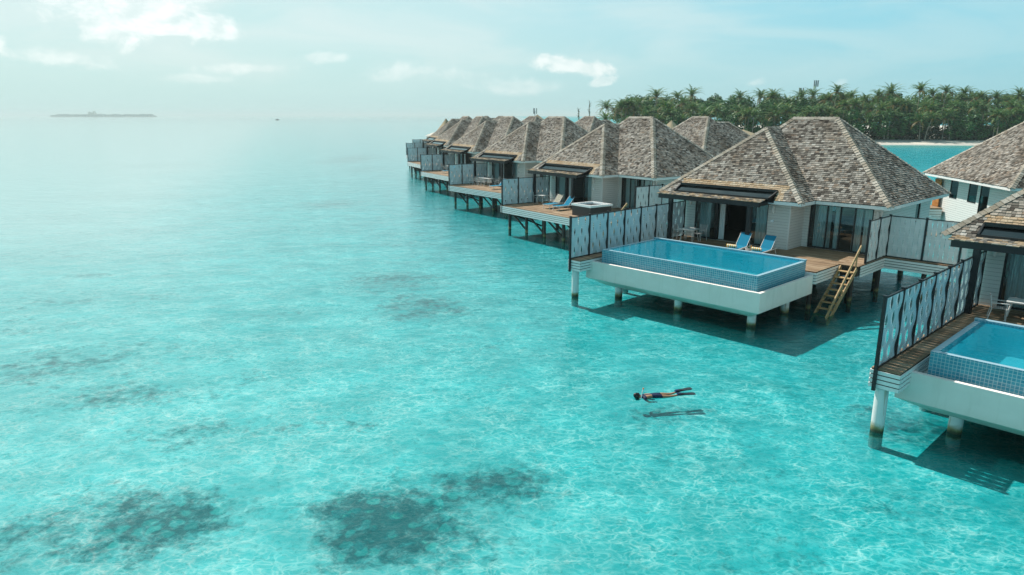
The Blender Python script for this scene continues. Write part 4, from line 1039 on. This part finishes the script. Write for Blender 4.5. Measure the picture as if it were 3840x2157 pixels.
# thatched huts on the shore
def hut(u,v,Y,w,label,hgt=3.4):
    a = at_y(u,v,Y); fr = Frame(a.x,a.y,90); T = Thing('thatched_hut',label,'hut',fr,(0,0,a.z-hgt-2.6),'thatched huts')
    q = MB(); z = a.z; k = 20
    prof = [(.05,0),(w*.28,-hgt*.36),(w*.55,-hgt*.70),(w*.80,-hgt)]
    vs = []
    for r_,dz in prof:
        for j in range(k): t = 2*math.pi*j/k; rr = r_*(1+.05*math.sin(j*7.3)); vs.append((rr*math.cos(t),rr*math.sin(t),z+dz+.08*math.sin(j*5.1)))
    q.add(vs,[(i*k+j,i*k+(j+1)%k,(i+1)*k+(j+1)%k,(i+1)*k+j) for i in range(3) for j in range(k)]); T.part('thatch_roof',q,M['thatch'])
    for j in range(6):
        t = 2*math.pi*j/6+.3; q = MB(); q.tube([(w*.62*math.cos(t),w*.62*math.sin(t),z-hgt-2.6),(w*.62*math.cos(t),w*.62*math.sin(t),z-hgt+.3)],.09,6); T.part('post',q,M['bark'])
    return T
hut(1690,303,170,4.6,'pointed thatched hut roof between two villa roofs before the palms')
hut(1845,322,205,9,'wide low thatched roof behind the lone back villa roof, under the palms',2.6)
hut(1870,326,212,9,'wide low thatched roof partly behind the pool villa roof',2.6)
hut(1122,299,150,3.4,'thatched roof at the far left end of the villa row',3.2)
hut(1352,289,230,5.0,'dark thatched roof between front row ridges, small and far',2.6)
a = at_y(1718,322,165); T = Thing('beach_umbrella','blue beach umbrella beside the pointed thatched hut','umbrella',Frame(a.x,a.y,90),(0,0,a.z-2.3))
q = MB(); q.lathe([(.02,0),(.9,-.3),(1.5,-.62)],(0,0,a.z),10); T.part('canopy',q,M['palebluecloth']); q = MB(); q.tube([(0,0,a.z-2.3),(0,0,a.z)],.03,6); T.part('pole',q,M['alu'])
# bare stalks
for (u,v0,v1,l) in ((1455,296,274,'short bare shaggy stalk rising behind villa roofs'),(1482,296,254,'tall bare forked stalk rising behind villa roofs')):
    Y = 150; b = at_y(u,v0,Y); t = at_y(u,v1,Y); T = Thing('bare_palm',l,'dead palm',Frame(b.x,b.y,90),(0,0,1.5)); q = MB(); q.tube([(0,0,1.5),(.1,0,b.z),(0,0,t.z)],[.16,.11,.03],6)
    for i in range(16):
        zz = b.z+(t.z-b.z)*R.uniform(.05,.95); aa = R.random()*6.28; ll = R.uniform(.5,1.5); q.tube([(0,0,zz),(math.cos(aa)*.35*ll,math.sin(aa)*.35*ll,zz+R.uniform(-1.2,.9)*ll)],[.05,.012],4,False)
    T.part('stalk',q,M['bark'])
# antenna masts
M['mast'] = simple('grey_mast_steel', (.20,.25,.27), .5)
def mast(u,v1,Y,label,w=.22,n_=6):
    t = at_y(u,v1,Y); T = Thing('antenna_mast',label,'antenna mast',Frame(t.x,t.y,90),(0,0,1.8)); h = t.z
    q = MB()
    for j in range(3):
        a = j*2.094+.5; q.tube([(w*1.6*math.cos(a),w*1.6*math.sin(a),1.8),(w*math.cos(a),w*math.sin(a),h-1)],.05,5)
    z = 4
    while z < h-1.5:
        for j in range(3):
            a = j*2.094+.5; b = a+2.094; q.bar((w*1.25*math.cos(a),w*1.25*math.sin(a),z),(w*1.25*math.cos(b),w*1.25*math.sin(b),z+1.1),.03)
        z += 1.2
    T.part('lattice',q,M['mast'])
    for j in range(n_):
        a = j*6.283/n_+.2; q = MB(); q.box(.8*math.cos(a)-.2,.8*math.cos(a)+.2,.8*math.sin(a)-.1,.8*math.sin(a)+.1,h-2.4,h+.1); q.bar((0,0,h-1.6),(.8*math.cos(a),.8*math.sin(a),h-1.6),.05); T.part('antenna_panel',q,M['mast'])
    return T
mast(2054,203,300,'taller antenna mast rising over the palms'); mast(2017,222,300,'shorter antenna mast left of the taller one',.25,5)
mast(1345.6,273,330,'thin far antenna mast above the villa ridges',.12,3)

# ------------------------------------------------------------------ far island and boat
def far_island():
    Y = 5000; mb = MB(); r = random.Random(3)
    x0 = at_y(127,291,Y).x; x1 = at_y(388,291,Y).x
    base = MB(); k = 40
    top = [(x0+(x1-x0)*i/k, 0) for i in range(k+1)]
    vs = []
    for i in range(k+1):
        x = x0-10+(x1-x0+20)*i/k; vs += [(x,Y-18,-.5),(x,Y-6,1.2),(x,Y+60,1.4),(x,Y+80,-.5)]
    base.add(vs,[(i*4+j,(i+1)*4+j,(i+1)*4+j+1,i*4+j+1) for i in range(k) for j in range(3)])
    tag(base.build('far_island',simple('far_sand',(.45,.42,.36),.9)),kind='structure')
    for i in range(620):
        t = r.random(); x = x0+(x1-x0)*t; h = 14+6.0*noise.noise((x*.02,0,1))+4*r.random(); 
        if .06 > t: h *= .7
        if t > .97: h *= .45
        y = Y+r.uniform(0,40); s = r.uniform(5,10); vs = []; z = h-s*.4
        for a in range(7):
            for b in (-.9,-.2,.55,1): 
                rr = s*math.sqrt(max(0,1-b*b*.9))*r.uniform(.75,1.1); vs.append((x+rr*math.cos(a*.9),y+rr*math.sin(a*.9),max(.6,z*(.45 if b < -.5 else 1)+b*s*.55)))
        mb.add(vs,[(a*4+b,((a+1)%7)*4+b,((a+1)%7)*4+b+1,a*4+b+1) for a in range(7) for b in range(3)])
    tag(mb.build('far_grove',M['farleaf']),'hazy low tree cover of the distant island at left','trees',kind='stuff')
    for u,hh,l in ((226,30,'left of two rounded big trees on the distant island'),(237,34,'right of two rounded big trees on the distant island')):
        b = at_y(u,291,Y-5); tree('broadleaf_tree',l,'tree','big trees on the distant island',(b.x,b.y,1),(b.x,b.y,hh-8),BC[0],3.4,1.0,.7)
    for u,v,l in ((150,264,'tall thin mast on the distant island, its left end'),(355.5,277,'short thin mast on the distant island, its right part')):
        mast(u,v,Y,l,1.8,3)
far_island()
b = at_z(697,292.5,0) ; Yb = 1500; b = at_y(697,292,Yb)
T = Thing('motor_boat','tiny dark boat far out on the horizon','boat',Frame(b.x,Yb,90),(0,0,0))
q = MB(); n_ = 9; vs = []
for i in range(n_):
    t = i/(n_-1)*2-1; w = 1.1*(1-max(0,t)**2.2); vs += [(t*4.2,-w,1.0+.3*max(0,t)),(t*4.2,-w*.6,-.2),(t*4.2,w*.6,-.2),(t*4.2,w,1.0+.3*max(0,t))]
q.add(vs,[(i*4+j,(i+1)*4+j,(i+1)*4+j+1,i*4+j+1) for i in range(n_-1) for j in range(3)]+[(0,1,2,3)]); T.part('hull',q,M['frame'])
q = MB(); q.box(-1.8,.6,-.7,.7,1.0,1.9); q.box(-2.0,.8,-.85,.85,1.9,2.0); T.part('cabin',q,M['dark'])

# ------------------------------------------------------------------ snorkeller
def snorkeller():
    hd = at_z(1599,1000,.0); ft = at_z(1716,992,.0); d = Vector((ft.x-hd.x,ft.y-hd.y,0)); an = math.atan2(d.y,d.x)
    class FF: pass
    fr = Frame(hd.x,hd.y,90); fr.a = an          # x from head towards the feet
    T = Thing('person','snorkelling person in navy swimwear floating face down with black fins','person',fr,(0.8,0,0))
    T.e.scale = (.9,.9,.9); T.e.location = fr.w(.72,0,0)
    V = {}; E = []; rr = []
    def jt(n,p,r): V[n] = len(rr); rr.append((p,r))
    jt('pelvis',(.78,0,.055),(.145,.105)); jt('waist',(.60,0,.05),(.115,.085)); jt('chest',(.40,0,.045),(.15,.10)); jt('neckb',(.235,0,.05),(.075,.065)); jt('neck',(.17,0,.055),(.055,.055)); jt('head',(.06,0,.06),(.085,.09)); jt('crown',(-.03,0,.065),(.07,.085))
    E += [('pelvis','waist'),('waist','chest'),('chest','neckb'),('neckb','neck'),('neck','head'),('head','crown')]
    for s,sg in (('l',1),('r',-1)):
        jt('hip'+s,(.87,sg*.085,.05),(.085,.08)); jt('thigh'+s,(1.05,sg*.10,.035),(.072,.07)); jt('knee'+s,(1.24,sg*.11,.03),(.05,.05)); jt('calf'+s,(1.38,sg*.10,.03),(.045,.045)); jt('ankle'+s,(1.60,sg*.095,.05 if sg<0 else .085),(.031,.031)); jt('toe'+s,(1.74,sg*.10,.06 if sg<0 else .10),(.032,.022))
        E += [('pelvis','hip'+s),('hip'+s,'thigh'+s),('thigh'+s,'knee'+s),('knee'+s,'calf'+s),('calf'+s,'ankle'+s),('ankle'+s,'toe'+s)]
        jt('sh'+s,(.29,sg*.17,.02),(.06,.055)); jt('elb'+s,(.44,sg*.20,-.10),(.036,.036)); jt('wr'+s,(.62,sg*.13,-.14),(.025,.022)); jt('palm'+s,(.69,sg*.12,-.145),(.036,.014))
        E += [('chest','sh'+s),('sh'+s,'elb'+s),('elb'+s,'wr'+s),('wr'+s,'palm'+s)]
        for k,(dy,l) in enumerate(((-.032,.075),(-.011,.088),(.011,.082),(.031,.062))):
            jt(f'f{k}{s}',(.73,sg*.12+dy,-.148),(.009,.009)); jt(f'g{k}{s}',(.73+l*.8,sg*.12+dy*1.2,-.16),(.008,.008)); E += [('palm'+s,f'f{k}{s}'),(f'f{k}{s}',f'g{k}{s}')]
        jt('th'+s,(.68,sg*.075,-.155),(.011,.011)); jt('tt'+s,(.72,sg*.06,-.17),(.009,.009)); E += [('palm'+s,'th'+s),('th'+s,'tt'+s)]
    me = bpy.data.meshes.new('body_skeleton'); me.from_pydata([(p[0]-.8,p[1],p[2]-.03) for p,_ in rr],[(V[a],V[b]) for a,b in E],[])
    ob = bpy.data.objects.new('body_skeleton',me); COL.objects.link(ob); ob.modifiers.new('skin','SKIN'); su = ob.modifiers.new('sub','SUBSURF'); su.levels = su.render_levels = 2
    for i,(p,r) in enumerate(rr): me.skin_vertices[0].data[i].radius = r; me.skin_vertices[0].data[i].use_root = (i == 0)
    dg = bpy.context.evaluated_depsgraph_get(); ev = ob.evaluated_get(dg); bm_ = bpy.data.meshes.new_from_object(ev); bpy.data.objects.remove(ob)
    bm_.materials.clear()
    for m_ in (M['skin'],M['navy']): bm_.materials.append(m_)
    for f in bm_.polygons:
        c = f.center; x = c.x+.8; f.use_smooth = True
        suit = (.60 < x < .97 and abs(c.y) < .3 and (x < .90 or True)) or (.20 < x < .37 and abs(c.y) < .25 and c.z > -.09) or (.37 <= x < .62 and abs(c.y) < .03)
        f.material_index = 1 if suit else 0
    bo = bpy.data.objects.new('body',bm_); COL.objects.link(bo); bo.parent = T.e
    # hair: a wet cap with a short tail
    q = MB(); vs = []; k = 14
    for i in range(9):
        t = math.pi*i/8
        for j in range(k): a = 2*math.pi*j/k; vs.append((.035-.125*math.cos(t)*1.0, .105*math.sin(t)*math.cos(a), .075+.115*math.sin(t)*math.sin(a)+.012*math.sin(t*3)))
    q.add(vs,[(i*k+j,i*k+(j+1)%k,(i+1)*k+(j+1)%k,(i+1)*k+j) for i in range(8) for j in range(k)],True); T.part('hair',q,M['hair'])
    # mask strap and snorkel
    q = MB(); q.box(.0,.13,-.07,.07,-.09,-.03); T.part('diving_mask',q,M['rubber'])
    q = MB(); q.tube([(.10,-.05,-.06),(.15,-.13,-.04),(.165,-.145,.06),(.20,-.14,.30),(.225,-.13,.36)],.016,8); sn = T.part('snorkel',q,M['plasticwhite'])
    q = MB(); q.tube([(.222,-.13,.355),(.235,-.127,.40)],.027,8); T.part('snorkel_tip',q,M['plasticorange'],sn)
    # fins
    for sg,z0,yaw,pt in ((1,.095,.13,.06),(-1,.06,-.05,-.01)):
        q = MB(); o = Vector((1.58,sg*.10,z0)); d = Vector((math.cos(yaw),math.sin(yaw),pt)).normalized(); s = Vector((-d.y,d.x,0)).normalized(); n_ = d.cross(s)
        pr = [(0,.05,.045),(.10,.055,.045),(.20,.055,.03),(.30,.075,.016),(.45,.095,.012),(.58,.105,.01),(.66,.08,.008)]; vs = []
        for l,w,h in pr: c = o+d*l; vs += [c-s*w-n_*h,c+s*w-n_*h,c+s*w+n_*h,c-s*w+n_*h]
        q.add(vs,[(i*4+j,i*4+(j+1)%4,i*4+4+(j+1)%4,i*4+4+j) for i in range(6) for j in range(4)]+[(3,2,1,0),(24,25,26,27)]); fn_ = T.part('fin',q,M['rubber'])
        q = MB(); c = o+d*.05; q.tube([c-d*.08,c+d*.06],[.05,.056],10); T.part('foot_pocket',q,M['bluerubber'],fn_)
snorkeller()

# ------------------------------------------------------------------ haze
hz = MB(); hz.box(-29000,29000,-250,33000,-2.5,45)
m,n = newmat('haze'); m.cycles.homogeneous_volume = True; v = n.n('ShaderNodeVolumePrincipled',{'Color':(.80,.93,.93),'Density':.0002,'Anisotropy':.2}); n.out(None,v.outputs[0])
ho = hz.build('haze',m); tag(ho,'pale sea haze','haze',kind='stuff')

# ------------------------------------------------------------------ render settings
sc.render.engine = 'CYCLES'
cy = sc.cycles
cy.max_bounces = 7; cy.diffuse_bounces = 3; cy.glossy_bounces = 3; cy.transmission_bounces = 4; cy.transparent_max_bounces = 14; cy.volume_bounces = 0
cy.caustics_reflective = False; cy.caustics_refractive = False; cy.sample_clamp_indirect = 4
cy.use_denoising = True
try: cy.denoiser = 'OPENIMAGEDENOISE'; cy.denoising_input_passes = 'RGB_ALBEDO_NORMAL'
except Exception: pass
vs_ = sc.view_settings; sc.display_settings.display_device = 'sRGB'; vs_.view_transform = 'Standard'; vs_.look = 'None'; vs_.exposure = .42; vs_.gamma = 1
